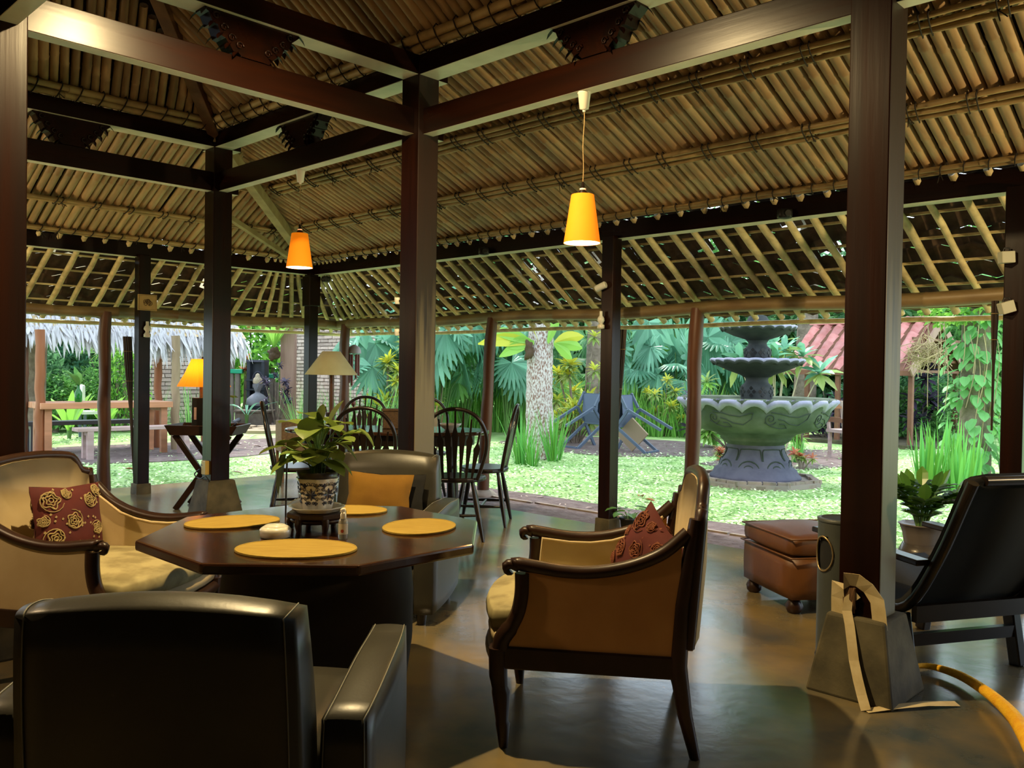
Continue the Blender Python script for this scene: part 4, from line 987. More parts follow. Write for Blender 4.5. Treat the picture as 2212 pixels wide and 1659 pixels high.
# small pot by the outer post
t = thing('small_pot_plant', 'small black plastic pot with heart shaped leaves by the outer post', 'plant', at(1357, 1150, 0))
m = MB(); m.lathe([(.050, 0), (.066, .10), (.072, .102), (.072, .118), (.064, .118), (.06, .10), (.001, .095)], 20); m.build('pot', 'black_plastic', t)
rnd = random.Random(5)
for i in range(9):
    a = 2*pi*i/9+rnd.uniform(-.3, .3); r = rnd.uniform(.03, .10); m = MB(); m.leaf((r*cos(a), r*sin(a), .15+rnd.uniform(0, .05)), (cos(a), sin(a), .1), .10, .085, droop=.5, seg=4, prof=ht); lf = m.build('leaf', 'leaf_mid', t)
    m = MB(); m.tube([(0, 0, .10), (r*cos(a)*.6, r*sin(a)*.6, .14), (r*cos(a), r*sin(a), .155)], .003, 5); m.build('stalk', 'stem_green', lf)
# tape strip round the near pillar
bx, by = CX[3], CY; m = MB()
def ribbon(m, pts, w, wd):
    P = [V(p) for p in pts]; vs = []
    for i, p in enumerate(P):
        t_ = (P[min(i+1, len(P)-1)]-P[max(i-1, 0)]).normalized(); x = (V(wd[i]) if isinstance(wd, list) else V(wd)); x = (x-t_*x.dot(t_)).normalized(); vs += [p-x*w/2, p+x*w/2]
    n2 = len(vs); nn = [V((0, 0, 0))]*n2
    m.add(vs, [(2*i, 2*i+1, 2*i+3, 2*i+2) for i in range(len(P)-1)])
yf = by-.0835
m2 = MB()
ribbon(m2, [(bx-.077, yf-.010, .30), (bx-.076, yf-.016, .37), (bx-.072, yf-.028, .425), (bx-.035, yf-.03, .455), (bx+.005, yf-.022, .455), (bx+.045, yf-.016, .43), (bx+.078, yf-.012, .385), (bx+.086, yf-.012, .33), (bx+.092, yf-.012, .275)], .058, [(1, -.2, .1)]*3+[(.3, -.3, 1)]*3+[(1, -.1, .4)]*3)
ribbon(m2, [(bx+.0, yf-.012, .40), (bx-.030, yf-.024, .37), (bx-.032, yf-.03, .33), (bx-.014, yf-.046, .285), (bx+.004, yf-.066, .225), (bx+.022, yf-.085, .16), (bx+.048, yf-.108, .10), (bx+.072, yf-.128, .05), (bx+.098, yf-.150, .006)], .036, (1, .3, 0))
e0 = V((bx+.098, yf-.150, .004)); dr = at(2068, 1525, 0)-V((e0.x, e0.y, 0)); 
ribbon(m2, [e0, e0+dr*.3+V((0, 0, .008)), e0+dr*.65+V((0, 0, .012)), e0+dr+V((0, 0, .004))], .034, (-.2, 1, .1))
o = m2.build('tape_strip', 'tape'); sm = o.modifiers.new('s', 'SOLIDIFY'); sm.thickness = .0015; tag(o, 'loose strip of cream tape wrapped round the near pillar and trailing on the floor', 'tape')
m = MB(); rnd = random.Random(2)
for i in range(14):
    x = bx-.03+rnd.uniform(-.02, .022); m.tube([(x, yf-.012, .33+rnd.uniform(-.03, .01)), (x+rnd.uniform(-.008, .008), yf-.02, .375), (x+rnd.uniform(-.01, .01), yf-.016, .41+rnd.uniform(0, .012))], .005, 5)
o = m.build('wire_bundle', 'wood_hip', kind=None); tag(o, 'small brown bundle of twigs tucked under the tape on the near pillar', 'bundle')
# orange streak near the lens, laid on the floor as a made-up fuzzy tube
ks = [(1966, 1441, .035), (1995, 1438, .03), (2030, 1444, .03), (2075, 1460, .035), (2120, 1487, .04), (2160, 1518, .045), (2200, 1562, .05), (2240, 1640, .05)]
m = MB(); pts = [at(x, y, z) for x, y, z in ks]; pts = crv([tuple(p) for p in pts], 5); k = len(pts)
m.tube(pts, [.008+.020*min(1, i/k*1.15) for i in range(k)], 10); o = m.build('orange_streak', 'streak_orange'); 
m = MB(); rnd = random.Random(6)
for i in range(900):
    j = rnd.randrange(k-1); p = pts[j].lerp(pts[j+1], rnd.random()); a = rnd.uniform(0, 6.28); rr_ = .007+.020*min(1, j/k*1.15); d = V((cos(a)*.7, cos(a)*.5, sin(a))); m.leaf(p+d*rr_*.8, d+V((rnd.uniform(-.4, .4),)*3), rnd.uniform(.006, .013), .0022, seg=1)
m.build('fuzz', 'streak_orange', o, kind='stuff'); tag(o, 'fuzzy bright orange near-lens streak, modelled as a cord across the floor at the lower right', 'cord')
# ------------------------------------------------------------ small fittings on posts and beams
def spot(px, py, Y, label, rot):
    p = atY(px, py, Y); t = thing('spotlight', label, 'lamp', p, rot)
    m = MB(); m.cyl((-.05, 0, -.02), (.03, 0, .01), .026, .028, 14); m.build('can', 'frosted', t)
    m = MB(); m.cyl((.03, 0, .01), (.036, 0, .012), .024, .022, 14); m.build('lens', 'ceramic_white', t)
    m = MB(); m.bar((-.02, .0, -.02), (-.02, .05, -.02), .012, .012); m.build('bracket', 'black_metal', t)
spot(1300, 618, OY-.085, 'small white spotlight on the outer post behind the nearer pendant', .2)
p = atY(1298, 697, OY-.09); t = thing('oil_lamp', 'small glass wall lamp low on the outer post behind the nearer pendant', 'lamp', p)
m = MB(); m.lathe([(.012, -.05), (.03, -.045), (.03, -.02), (.015, -.01)], 14); m.build('font', 'ceramic_white', t)
m = MB(); m.lathe([(.014, -.01), (.03, .015), (.027, .035), (.013, .055), (.012, .09)], 14, cap=False); m.build('chimney', 'frosted', t)
for py, lab in ((650, 'upper white clip light on the left side of the middle pillar'), (718, 'lower white clip light on the left side of the middle pillar')):
    p = atX(859, py, CX[2]-.105); t = thing('clip_light', lab, 'lamp', p)
    m = MB(); m.lathe([(.017, -.02), (.020, 0), (.021, .02), (.001, .022)], 12); m.build('can', 'frosted', t); m = MB(); m.box((.015, 0, 0), (.02, .01, .01)); m.build('clip', 'black_metal', t)
for py, rz_, lab in ((556, .1, 'upper white box lantern on the post at the right edge'), (664, .5, 'lower white box lantern on the post at the right edge')):
    p = atY(2174, py, OY-.085); t = thing('box_lantern', lab, 'lantern', p, AF-pi/2)
    m = MB(); m.box((0, 0, 0), (.075, .05, .065), R3=MX.Rotation(-rz_*.6, 3, 'Y')); m.build('box', 'lantern_white', t, bev=.004)
    m = MB(); m.tube([(-.022, 0, .03), (-.015, 0, .052), (.015, 0, .052), (.022, 0, .03)], .004, 5); m.build('handle', 'black_metal', t)
def picture():
    p = V((OX+.062, 3.55-.0, 0)); q = atY(313, 651, 3.55-.062); t = thing('picture_tile', 'small square tan picture of scrolls fixed to the left outer post', 'picture', (OX+.0635, 3.57, q.z), pi/2)
    m = MB(); m.box((0, 0, 0), (.185, .012, .155)); m.build('panel', 'picture_paper', t, bev=.002)
    m = MB()
    for k in range(7):
        c = (R(-.03, .03), -.0075, R(-.03, .03)); m.tube(spiral(c, .028, .004, k, 1.1, 14, (1, 0, 0), (0, 0, 1)), .0028, 4)
    m.tube([(-.083, -.0075, -.068), (.083, -.0075, -.068), (.083, -.0075, .068), (-.083, -.0075, .068), (-.083, -.0075, -.068)], .0015, 4); m.build('drawing', 'picture_ink', t)
picture()
q = atY(312, 712, 3.48); t = thing('oil_lamp', 'small pale glass oil lamp on the left outer post below the picture', 'lamp', (OX+.092, 3.56, q.z), pi/2)
m = MB(); m.lathe([(.014, -.07), (.034, -.065), (.034, -.04), (.018, -.02), (.018, -.01), (.034, .01), (.03, .03), (.015, .05), (.014, .085)], 14); m.build('glass', 'frosted', t)
m = MB(); m.box((0, .03, -.05), (.03, .05, .02)); m.build('bracket', 'black_metal', t)
def speaker(p, label):
    t = thing('ceiling_speaker', label, 'speaker', p, AF-pi/2)
    m = MB(); m.rbox((0, 0, 0), (.10, .07, .07), .02, 4); m.build('body', 'black_plastic', t); m = MB(); m.bar((0, 0, 0), (0, .06, .04), .015, .015); m.build('bracket', 'black_metal', t)
    m = MB(); m.cyl((.01, -.03, 0), (.01, -.045, 0), .025, .02, 12); m.build('cone', 'rubber', t)
speaker(atY(1045, 543, OY-.06), 'small black speaker on the wall plate right of the middle pillar')
speaker(atY(704, 603, OY+.1), 'small black speaker under the wall plate at the far corner post')
speaker(atY(1695, 462, OY-.06), 'small black fitting on the wall plate left of the near pillar')
# rolled bamboo blinds standing by posts
def blind(top, bot, rt, label, r2=.012):
    top, bot = V(top), V(bot); t = thing('rolled_blind', label, 'blind', bot)
    m = MB(); d = top-bot; pts = [d*f for f in (0, .25, .5, .62, .72, .84, 1)]; rs = [r2, r2*1.1, r2*1.3, rt*.62, rt*.8, rt*.95, rt]; N_ = 14; vs = []
    for p, r in zip(pts, rs):
        for j in range(N_*2): a = pi*j/N_; q = r*(1 if j % 2 else .86); vs.append(p+V((q*cos(a), q*sin(a), 0)))
    k = N_*2; m.add(vs, [(i*k+j, i*k+(j+1) % k, (i+1)*k+(j+1) % k, (i+1)*k+j) for i in range(len(pts)-1) for j in range(k)]+[tuple(range(k))[::-1], tuple(range((len(pts)-1)*k, len(pts)*k))]); m.build('slat_bundle', 'dark_slats', t)
    m = MB()
    for f in (.7, .9): r = rt*(.80 if f < .8 else .98)+.003; m.tube([d*f+V((r*cos(2*pi*i/14), r*sin(2*pi*i/14), 0)) for i in range(15)], .003, 4, cap=False)
    m.build('tie', 'cord', t)
blind(atX(275, 727, -8.72), atX(291, 1049, -8.58), .042, 'dark rolled bamboo blind leaning beside the left outer post')
blind(atY(1344, 712, 5.62), atY(1318, 1138, 5.58), .038, 'dark rolled bamboo blind leaning beside the outer post near the small pot')
blind(atY(2150, 650, 5.515), atY(2142, 930, 5.515), .020, 'slim dark rolled cord hanging beside the post at the right edge', .006)
# wind chime
p = atY(765, 760, 6.2); t = thing('wind_chime', 'coconut shell wind chime with reddish tubes beside the corner eave post', 'chime', p)
m = MB(); m.lathe([(.085, -.02), (.082, .02), (.06, .06), (.02, .085), (.001, .088)], 20, cap=False); m.build('shell', 'shell', t)
for i in range(6): a = 2*pi*i/6; m = MB(); m.cyl((.055*cos(a), .055*sin(a), -.03), (.055*cos(a), .055*sin(a), -.26-.03*i), .014, .014, 8); m.build('tube', 'chime_red', t)
m = MB(); m.cyl((0, 0, .08), (0, 0, -.60), .002, .002, 4); m.lathe([(.001, -.68), (.03, -.64), (.028, -.60), (.001, -.57)], 10); m.build('clapper', 'chime_red', t)
for x, y, lab in ((-8.1, .75, 'added brass fill light on the left side behind the near pillar'), (1.2, 4.75, 'added brass fill light beyond the right edge of the view')):  # made-up stands for the added ceiling fill lights
    t = thing('added_uplight', lab, 'lamp', (x, y, 0)); m = MB(); m.lathe([(.12, 0), (.12, .02), (.02, .04), (.018, 1.55)], 16); m.build('stand', 'black_metal', t); m = MB(); m.lathe([(.03, 1.55), (.09, 1.68), (.095, 1.70)], 18, cap=False); m.build('cup', 'metal_cap', t)
# ============================================================ GARDEN
def G(px, py): return at(px, py, GZ)
# ------------------------------------------------------------ fountain
fc = G(1646, 1050); fc = fc+FF*.30; fd = (fc-EYE).dot(FW)
def zpx(py, px=1646): return PD(px, py, fd).z
sc_ = fd/FPX
t = thing('garden_fountain', 'three tiered stone fountain with scalloped bowls on the lawn', 'fountain', (fc.x, fc.y, 0))
def prof(l): return [(r*sc_, zpx(y)) for r, y in l]
NS = 20
def scallop(z0, amp, dz):
    def f(i, r, z, a):
        if i in z0: k = abs(sin(NS*a/2))**.7; return (r*(1-amp*(1-k)), z-dz*(1-k)*z0[i])
        return (r, z)
    return f
b0 = zpx(1068)
m = MB(); m.lathe([(97*sc_, GZ+.05)]+prof([(98, 1058), (98, 1046), (95, 1042), (97, 1040), (97, 1036), (94, 1033), (96, 1030), (95, 1025), (90, 1022), (86, 1012), (78, 1007), (75, 1000), (74, 995)]), 48); m.build('foot', 'stone_blue', t)
m = MB(); m.lathe(prof([(76, 1012), (74, 1000), (72, 992), (66, 984), (62, 977), (60, 968), (61, 962), (58, 955)]), 48); pd_ = m.build('pedestal', 'stone_blue', t)
m = MB()
for k in range(8):
    a = 2*pi*k/8+.32
    def SP(da, y, e=.004):
        r = {True: 0}.get(False, 0); yy = [(1012, 76), (1000, 74), (992, 72), (984, 66), (977, 62), (968, 60), (962, 61)]
        for (y1, r1), (y2, r2) in zip(yy, yy[1:]):
            if y2 <= y <= y1: r = r1+(r2-r1)*(y1-y)/(y1-y2)
        r = (r or 76)*sc_+e; return V((r*cos(a+da), r*sin(a+da), zpx(y)))
    for R0 in (.28, .13): m.tube([SP(R0*cos(g), 1008-R0*62*max(0, sin(g))) for g in [pi*i/18 for i in range(19)]], .0085, 6)
    m.tube([SP(.38, 990), SP(.37, 982), SP(.36, 972), SP(.33, 967), SP(.0, 966), SP(-.33, 967), SP(-.36, 972), SP(-.37, 982), SP(-.38, 990)], .007, 6)
m.build('volute_carving', 'carving', pd_, kind='stuff')
m = MB(); m.lathe(prof([(52, 965), (59, 959), (70, 951), (75, 946), (74, 943), (82, 938), (84, 935), (102, 931), (116, 928), (129, 923), (138, 916), (146, 902), (151, 890), (156, 876), (165, 868)])+prof([(167, 862), (160, 858), (150, 862), (148, 872), (10, 876)]), NS*8, mod=scallop({13: .6, 14: 1, 15: .2}, .06, .06)); m.build('lower_bowl', 'stone_moss', t)
m = MB(); m.lathe(prof([(156, 874), (164, 871), (170, 866), (168, 861), (160, 859), (152, 862)]), NS*8, mod=scallop({0: 1, 1: 1, 2: .6, 3: .3}, .075, .085), cap=False); m.build('lower_rim', 'stone_rim', t)
m = MB()
BW = [(876, 156), (890, 151), (902, 146), (916, 138), (923, 129), (928, 116)]
for k in range(8):
    a = 2*pi*k/8+.1
    def BP(da, y, e=.006):
        r = 155
        for (y1, r1), (y2, r2) in zip(BW, BW[1:]):
            if y1 <= y <= y2: r = r1+(r2-r1)*(y-y1)/(y2-y1)
        r = r*sc_+e; return V((r*cos(a+da), r*sin(a+da), zpx(y)))
    sp = spiral((0, 0, 0), 13, 2, .5, 1.6, 26, (1, 0, 0), (0, 1, 0))
    m.tube([BP(-.2+q.x*.0066, 898+q.y) for q in sp], .005, 5)
    m.tube([BP(da, y) for da, y in ((-.20, 884.5), (-.08, 887), (.05, 892), (.18, 894), (.30, 888), (.36, 886), (.34, 898), (.22, 911), (.08, 908), (-.02, 900), (-.10, 898))], .005, 5)
    m.tube([BP(da, y) for da, y in ((-.28, 905), (-.18, 913), (-.06, 917), (.05, 916), (.0, 908), (-.07, 908))], .005, 5)
m.build('scroll_carving', 'carving', t, kind='stuff')
def vase(y0, y1, r, name):
    m = MB(); h = y0-y1; pr = [(r*.92, y0), (r*.95, y0-h*.12), (r, y0-h*.30), (r, y0-h*.45), (r*.93, y0-h*.58), (r*.72, y0-h*.70), (r*.66, y0-h*.84), (r*.8, y1)]
    m.lathe(prof(pr), 32); o = m.build(name, 'stone_dark', t); m = MB()
    for k in range(9):
        for j, (dy, da) in enumerate(((.22, 0), (.36, .17), (.36, -.17), (.50, 0))):
            a = 2*pi*k/9+da; rr = r*sc_*1.004; c = V((rr*cos(a), rr*sin(a), zpx(y0-h*dy))); x = V((-sin(a), cos(a), 0))*.024; z = V((0, 0, .026)); nn = V((cos(a), sin(a), 0))*.004
            m.add([c-x+nn, c-z+nn, c+x+nn, c+z+nn], [(0, 1, 2, 3)])
    m.build('pierced_lattice', 'black_plastic', o, kind='stuff')
vase(865, 811, 35, 'lower_stem')
def bowl(yu, yl, rl, name, rstem):
    h = yu-yl; pr = [(rstem, yu), (rstem*1.25, yu-h*.12), (rl*.62, yu-h*.36), (rl*.86, yu-h*.62), (rl*.93, yu-h*.74), (rl*.97, yu-h*.78), (rl, yu-h*.9), (rl*.97, yl), (rl*.90, yl+1), (rl*.86, yl+5), (4, yl+7)]
    m = MB(); m.lathe(prof(pr), NS*6, mod=scallop({4: .5, 5: 1, 6: .6, 7: .25}, .05, .035)); m.build(name, 'stone_dark', t)
    m = MB(); m.lathe(prof([(rl*.965, yu-h*.80), (rl*1.005, yu-h*.92), (rl*.975, yl-.6), (rl*.88, yl+.6)]), NS*6, mod=scallop({0: 1, 1: .6, 2: .2}, .05, .035), cap=False); m.build(name+'_rim', 'stone_rim', t)
bowl(815, 775, 100, 'middle_bowl', 28)
vase(778, 735, 29, 'upper_stem')
bowl(738, 704, 82, 'upper_bowl', 20)
m = MB(); m.lathe(prof([(22, 708), (25, 695), (16, 680), (18, 670), (8, 655), (2, 650)]), 20); m.build('finial', 'stone_dark', t)
t = thing('brick_plinth', 'low octagonal brick plinth under the fountain', 'plinth', (fc.x, fc.y, 0), .2)
m = MB(); m.prism([(.77*cos(2*pi*i/8), .77*sin(2*pi*i/8)) for i in range(8)], .09, 'xy', GZ-.03); m.build('bed', 'brick_joint', t)
bm = MB(); bm.box((0, 0, 0), (.155, .075, .05)); bme = bm.mesh('brick', 'paver')
for k in range(8):
    A, B = V((.76*cos(2*pi*k/8), .76*sin(2*pi*k/8), 0)), V((.76*cos(2*pi*(k+1)/8), .76*sin(2*pi*(k+1)/8), 0)); d = (B-A).normalized()
    for lay in (0, 1):
        for j in range(3+lay):
            o = link('brick', bme, t); p = A+d*(.10+.17*j-.05*lay)+V((0, 0, GZ+.018+.048*lay)); o.location = p-p.to_2d().to_3d().normalized()*(.02+.015*lay+R(0, .012)); o.rotation_euler = (R(-.03, .03), R(-.03, .03), math.atan2(d.y, d.x)+R(-.04, .04)); o.scale = (R(.85, 1), 1, 1)
# ------------------------------------------------------------ generic plants
def cloud(n, leaf, w, seed, shell=.55, droop=.5, flat=False):
    rnd = random.Random(seed); m = MB()
    for i in range(n):
        z = rnd.uniform(-.9, 1); a = rnd.uniform(0, 6.28); q = math.sqrt(max(0, 1-z*z)); r = rnd.uniform(shell, 1)**.6*(1+.22*NZ.noise(V((q*cos(a)*2, q*sin(a)*2, z*2+seed))))
        p = V((q*cos(a)*r, q*sin(a)*r, z*r)); d = (p.normalized()*.8+V((rnd.uniform(-1, 1), rnd.uniform(-1, 1), rnd.uniform(-1, .6)))).normalized()
        L = leaf*rnd.uniform(.6, 1.2); x = d.cross(V((rnd.uniform(-.5, .5), rnd.uniform(-.5, .5), 1))).normalized()*(L*w/2); nn = x.cross(d).normalized()*(L*.08)
        m.add([p, p+d*L*.5-x+nn, p+d*L-nn*2, p+d*L*.5+x+nn], [(0, 1, 2), (0, 2, 3)])
    return m
CL = {}
for nm, n_, lf, w, mt in (('mid', 1300, .20, .55, 'leaf_mid'), ('dark', 1300, .22, .5, 'leaf_dark'), ('light', 1100, .20, .5, 'leaf_light'), ('blue', 1000, .26, .45, 'leaf_bluish'), ('fine', 1700, .13, .45, 'leaf_mid')):
    CL[nm] = [cloud(n_, lf, w, 40+k).mesh('foliage', mt) for k in (0, 1)]
trunk_me = {}
mm = MB(); mm.tube([(0, 0, 0), (.03, .02, .5), (0, .03, 1)], [.05, .04, .025], 6); trunk_me['b'] = mm.mesh('stem', 'bark_brown')
def shrub(p, r, h, kind, label, group=None, cat='shrub', name='shrub', z0=.1):
    t = thing(name, label, cat, (p.x, p.y, GZ), R(0, 6), group)
    o = link('foliage', random.choice(CL[kind]), t); o.scale = (r, r, h/2); o.location = (0, 0, h/2*1.02+z0*0)
    o2 = link('stem', trunk_me['b'], t); o2.scale = (1.2, 1.2, h*.6); return t
thick = 'dense leafy growth closing off the garden behind the planted beds'
rnd = random.Random(17); bi = fj = 0
for px, d, r, h, k in sorted([(760, 24, 1.5, 3.4, 'mid'), (860, 25, 1.8, 3.8, 'dark'), (960, 24, 1.7, 3.6, 'mid'), (1060, 25, 1.9, 4.0, 'dark'), (1150, 26, 2, 4.2, 'mid'), (1250, 25, 1.9, 4, 'dark'), (1340, 25, 1.8, 3.8, 'dark'), (1430, 24, 1.8, 3.8, 'mid'), (1520, 24, 1.8, 3.8, 'dark'), (1600, 24, 1.9, 4, 'mid'), (1690, 23, 1.8, 3.6, 'dark'),
                        (1780, 24, 1.8, 3.4, 'dark'), (1870, 23, 1.8, 3.6, 'mid'), (1960, 22, 1.7, 3.6, 'dark'), (2050, 21, 1.7, 3.8, 'mid'), (2140, 20, 1.7, 3.8, 'mid'), (2230, 20, 1.7, 4, 'fine'), (2330, 20, 1.8, 4, 'mid'),
                        (1000, 30, 3, 6.5, 'dark'), (1200, 31, 3, 7, 'mid'), (1400, 31, 3, 7, 'dark'), (1600, 30, 3, 6.5, 'mid'), (1800, 30, 3, 6, 'dark'), (2000, 28, 3, 6, 'mid'), (2200, 27, 3, 6, 'dark'),
                        (-60, 19, 1.6, 3.4, 'dark'), (40, 20, 1.6, 3.6, 'mid'), (140, 21, 1.7, 3.6, 'dark'), (230, 22, 1.6, 3.2, 'dark'), (470, 26, 1.8, 4, 'light'), (540, 27, 1.8, 4.2, 'mid'), (590, 26, 1.5, 3.6, 'light'), (120, 27, 2.6, 5.5, 'mid'), (320, 30, 2.6, 5.6, 'dark')]):
    bi = bi+1 if d < 26.5 or px in (470,) else bi; fj += d >= 26.5
    shrub(PD(px, 800, d), r, h, k, ('%s shrub from the left in the thicket behind the garden' % ordn(bi-1)) if d < 26.5 else ('%s from the left of the tallest growth far behind the garden' % ordn(fj-1)), 'background growth around the garden', z0=0)
# lower beds
for i, (px, d, r, h, k) in enumerate(sorted([(980, 20.5, .8, 1.2, 'fine'), (860, 18.4, .6, 1.3, 'fine'), (1960, 17.5, .7, 1.1, 'mid'), (1990, 18.5, .8, 1.5, 'dark'), (2050, 18.0, .8, 1.3, 'fine'), (1900, 19, .7, 1.3, 'mid'), (1860, 20, .7, 1.2, 'blue'), (2110, 16.5, .7, 1.3, 'fine'), (1930, 19.5, 1.0, 2.0, 'dark')])):
    shrub(PD(px, 830, d), r, h, k, '%s low bush from the left in the bed at the far edge of the lawn' % ordn(i), 'low bushes edging the lawn', name='bush', cat='bush')
# ------------------------------------------------------------ fan palms
def frond_mesh(r, seed, mat, n=22, spread=2.6):
    rnd = random.Random(seed); m = MB(); vs = []; fs = []
    for i in range(n):
        a0 = -spread+2*spread*i/n; a1 = -spread+2*spread*(i+1)/n; am = (a0+a1)/2; rl = r*(1-.22*(abs(am)/spread)**2)*rnd.uniform(.93, 1.03)
        def P(a, q, up): 
            dz = -.34*r*(q/r)**2.4-.10*r*abs(sin(a))*(q/r); return (q*sin(a), q*cos(a), dz+up)
        b = len(vs); mid = rl*.62
        vs += [P(a0, .02, 0), P(a1, .02, 0), P(a0, mid, -.012*r), P(am, mid, .022*r), P(a1, mid, -.012*r), P(am+.01, rl, -.02*r), P(am-.05, rl*.9, -.03*r), P(am+.05, rl*.9, -.03*r)]
        fs += [(b, b+3, b+2), (b, b+1, b+3), (b+1, b+4, b+3), (b+2, b+3, b+6), (b+3, b+4, b+7), (b+3, b+5, b+6), (b+3, b+7, b+5)]
    m.add(vs, fs); return m.mesh('fan_blade', mat)
FR = {k: [frond_mesh(1, s, k) for s in (1, 2)] for k in ('leaf_bluish', 'leaf_mid', 'leaf_dark')}
pm = MB(); pm.tube([(0, 0, 0), (0, .25, .75), (0, .55, 1)], [.016, .012, .008], 5); PET = pm.mesh('petiole', 'stem_green')
def fanpalm(p, h, n, r, kind, label, seed, flat=.3):
    n = int(n*1.7); r *= .80
    rnd = random.Random(seed); t = thing('fan_palm', label, 'palm', (p.x, p.y, GZ), 0, None)
    for i in range(n):
        a = 2.4*i+rnd.uniform(-.4, .4); hh = h*rnd.uniform(.55, 1.05); out = rnd.uniform(.25, .75)*(1.3-hh/h*.5); 
        f = link('frond', PET, t); f.rotation_euler = (0, 0, a); f.scale = (1.3, out/.55, hh)
        b = link('fan_blade', random.choice(FR[kind]), f); rr = r*rnd.uniform(.8, 1.1); b.location = (0, .55, 1); b.scale = (rr/1.3, rr*.55/out, rr/hh); b.rotation_euler = (-rnd.uniform(.0, 1.1), rnd.uniform(-.7, .7), rnd.uniform(-.3, .3))
    return t
FP = [(800, 17, 1.9, 7, .62, 'leaf_bluish'), (865, 18, 2.2, 8, .62, 'leaf_bluish'), (955, 17, 2.3, 9, .66, 'leaf_bluish'), (1005, 18, 1.9, 8, .62, 'leaf_mid'), (1040, 19, 2.5, 8, .66, 'leaf_bluish'), (1095, 17.5, 2.2, 9, .68, 'leaf_bluish'), (1125, 18.5, 1.6, 7, .6, 'leaf_mid'), (1215, 20, 2.3, 8, .62, 'leaf_dark'), (1385, 19.5, 2.4, 9, .66, 'leaf_bluish'), (1420, 21, 2.2, 8, .66, 'leaf_dark'), (1460, 19, 1.9, 9, .66, 'leaf_bluish'), (1350, 21, 1.7, 7, .6, 'leaf_mid'), (1540, 21, 2.2, 8, .62, 'leaf_bluish'), (1575, 22, 2.5, 8, .62, 'leaf_bluish')]
for i, (px, d, h, n_, r, k) in enumerate(sorted(FP)):
    fanpalm(PD(px, 810, d), h, n_, r, k, '%s from the left of the broad fan palms behind the lawn' % ORD[i], 60+i)
# banana like broad leaves
def broadplant(p, h, n, L, w, mat, label, seed, name='banana_plant', cat='plant', up=1.0, droop=.7):
    rnd = random.Random(seed); t = thing(name, label, cat, (p.x, p.y, GZ))
    for i in range(n):
        a = 2.4*i+rnd.uniform(-.3, .3); m = MB(); m.leaf((.05*cos(a), .05*sin(a), h*rnd.uniform(.5, .8)), (cos(a), sin(a), up*rnd.uniform(.7, 1.6)), L*rnd.uniform(.7, 1.1), w, droop=droop*rnd.uniform(.7, 1.4), seg=6, fold=.3); l = m.build('leaf', mat, t)
        m = MB(); m.tube([(0, 0, 0), (.04*cos(a), .04*sin(a), h*.75)], [.03, .012], 6); m.build('stalk', 'stem_green', l)
broadplant(PD(1232, 805, 18), 1.2, 5, .8, .26, 'leaf_mid', 'broad leaved plant just right of the pale palm trunk', 3)
broadplant(PD(1425, 790, 20), 1.9, 6, 1.1, .36, 'leaf_light', 'broad leaved banana plant above the fan palms left of the fountain', 4)
broadplant(PD(1360, 700, 20), 2.0, 4, .9, .3, 'leaf_light', 'bright broad leaves behind the rolled blind', 6)
# crotons and variegated shrubs: rosettes of strap leaves
def rosette(mat1, mat2, seed, n=26, L=.20, w=.042):
    rnd = random.Random(seed); m = MB()
    for i in range(n):
        z = 1.3-2.0*i/n; a = 2.4*i; m.cur = 0 if i < n*.45 else 1
        m.leaf((0, 0, .02*z), (cos(a), sin(a), z), L*rnd.uniform(.7, 1.1), w, droop=.6, seg=3)
    return m.mesh('leaf_rosette', [mat1, mat2])
RO = {'yellow': [rosette('leaf_yellow', 'leaf_cream', s) for s in (1, 2)], 'cream': [rosette('leaf_cream', 'leaf_light', s, L=.24, w=.05) for s in (3, 4)], 'purple': [rosette('leaf_purple', 'leaf_purple', 5, 20, .28, .08)], 'red': [rosette('leaf_red', 'leaf_cream', 6, 18, .16, .05)],
      'frangi': [rosette('leaf_bluish', 'leaf_cream', s, 14, .34, .10) for s in (7, 8)]}
def croton(p, spread, h, n, kind, label, seed, s=1.0, name='croton', cat='shrub', low=.15, group=None):
    rnd = random.Random(seed); t = thing(name, label, cat, (p.x, p.y, GZ), 0, group)
    for i in range(n):
        a = rnd.uniform(0, 6.28); q = math.sqrt(rnd.uniform(0, 1)); z = h*(low+(1-low)*rnd.random()*(1-.4*q)) if i else h; e = V((spread*q*cos(a), spread*q*sin(a), z))
        br = MB(); br.tube([(e.x*.15, e.y*.15, 0), (e.x*.5, e.y*.5, z*.5), tuple(e)], [.018, .012, .007], 5); b = br.build('branch', 'stem_tan' if kind == 'frangi' else 'bark_brown', t)
        r_ = link('leaf_rosette', random.choice(RO[kind]), b); r_.location = e; r_.scale = (s*rnd.uniform(.8, 1.2),)*3; r_.rotation_euler = (rnd.uniform(-.4, .4), rnd.uniform(-.4, .4), rnd.uniform(0, 6))
    return t
croton(PD(835, 860, 16.5), .40, 1.75, 14, 'yellow', 'yellow tipped variegated shrub just left of the middle pillar', 1, 1.35)
croton(PD(945, 860, 17), .35, 1.45, 9, 'yellow', 'yellow tipped variegated shrub just right of the middle pillar', 2)
croton(PD(1245, 850, 15.8), .62, 1.95, 26, 'yellow', 'large yellow topped variegated shrub right of the pale palm trunk', 3, 1.35)
croton(PD(1430, 870, 18), .55, 1.15, 14, 'yellow', 'low yellow variegated shrub in the tall grass left of the fountain', 4, 1.0)
croton(PD(1580, 880, 15), .50, 1.15, 14, 'cream', 'cream edged variegated shrub behind the left side of the fountain', 5)
croton(PD(1735, 900, 14.5), .25, .8, 5, 'cream', 'spindly pale leaved plant behind the right side of the fountain', 6, .8)
croton(PD(1672, 900, 12.5), .85, 1.75, 11, 'frangi', 'pale branched frangipani spreading behind the fountain', 7, 1.15, 'frangipani', low=.75)
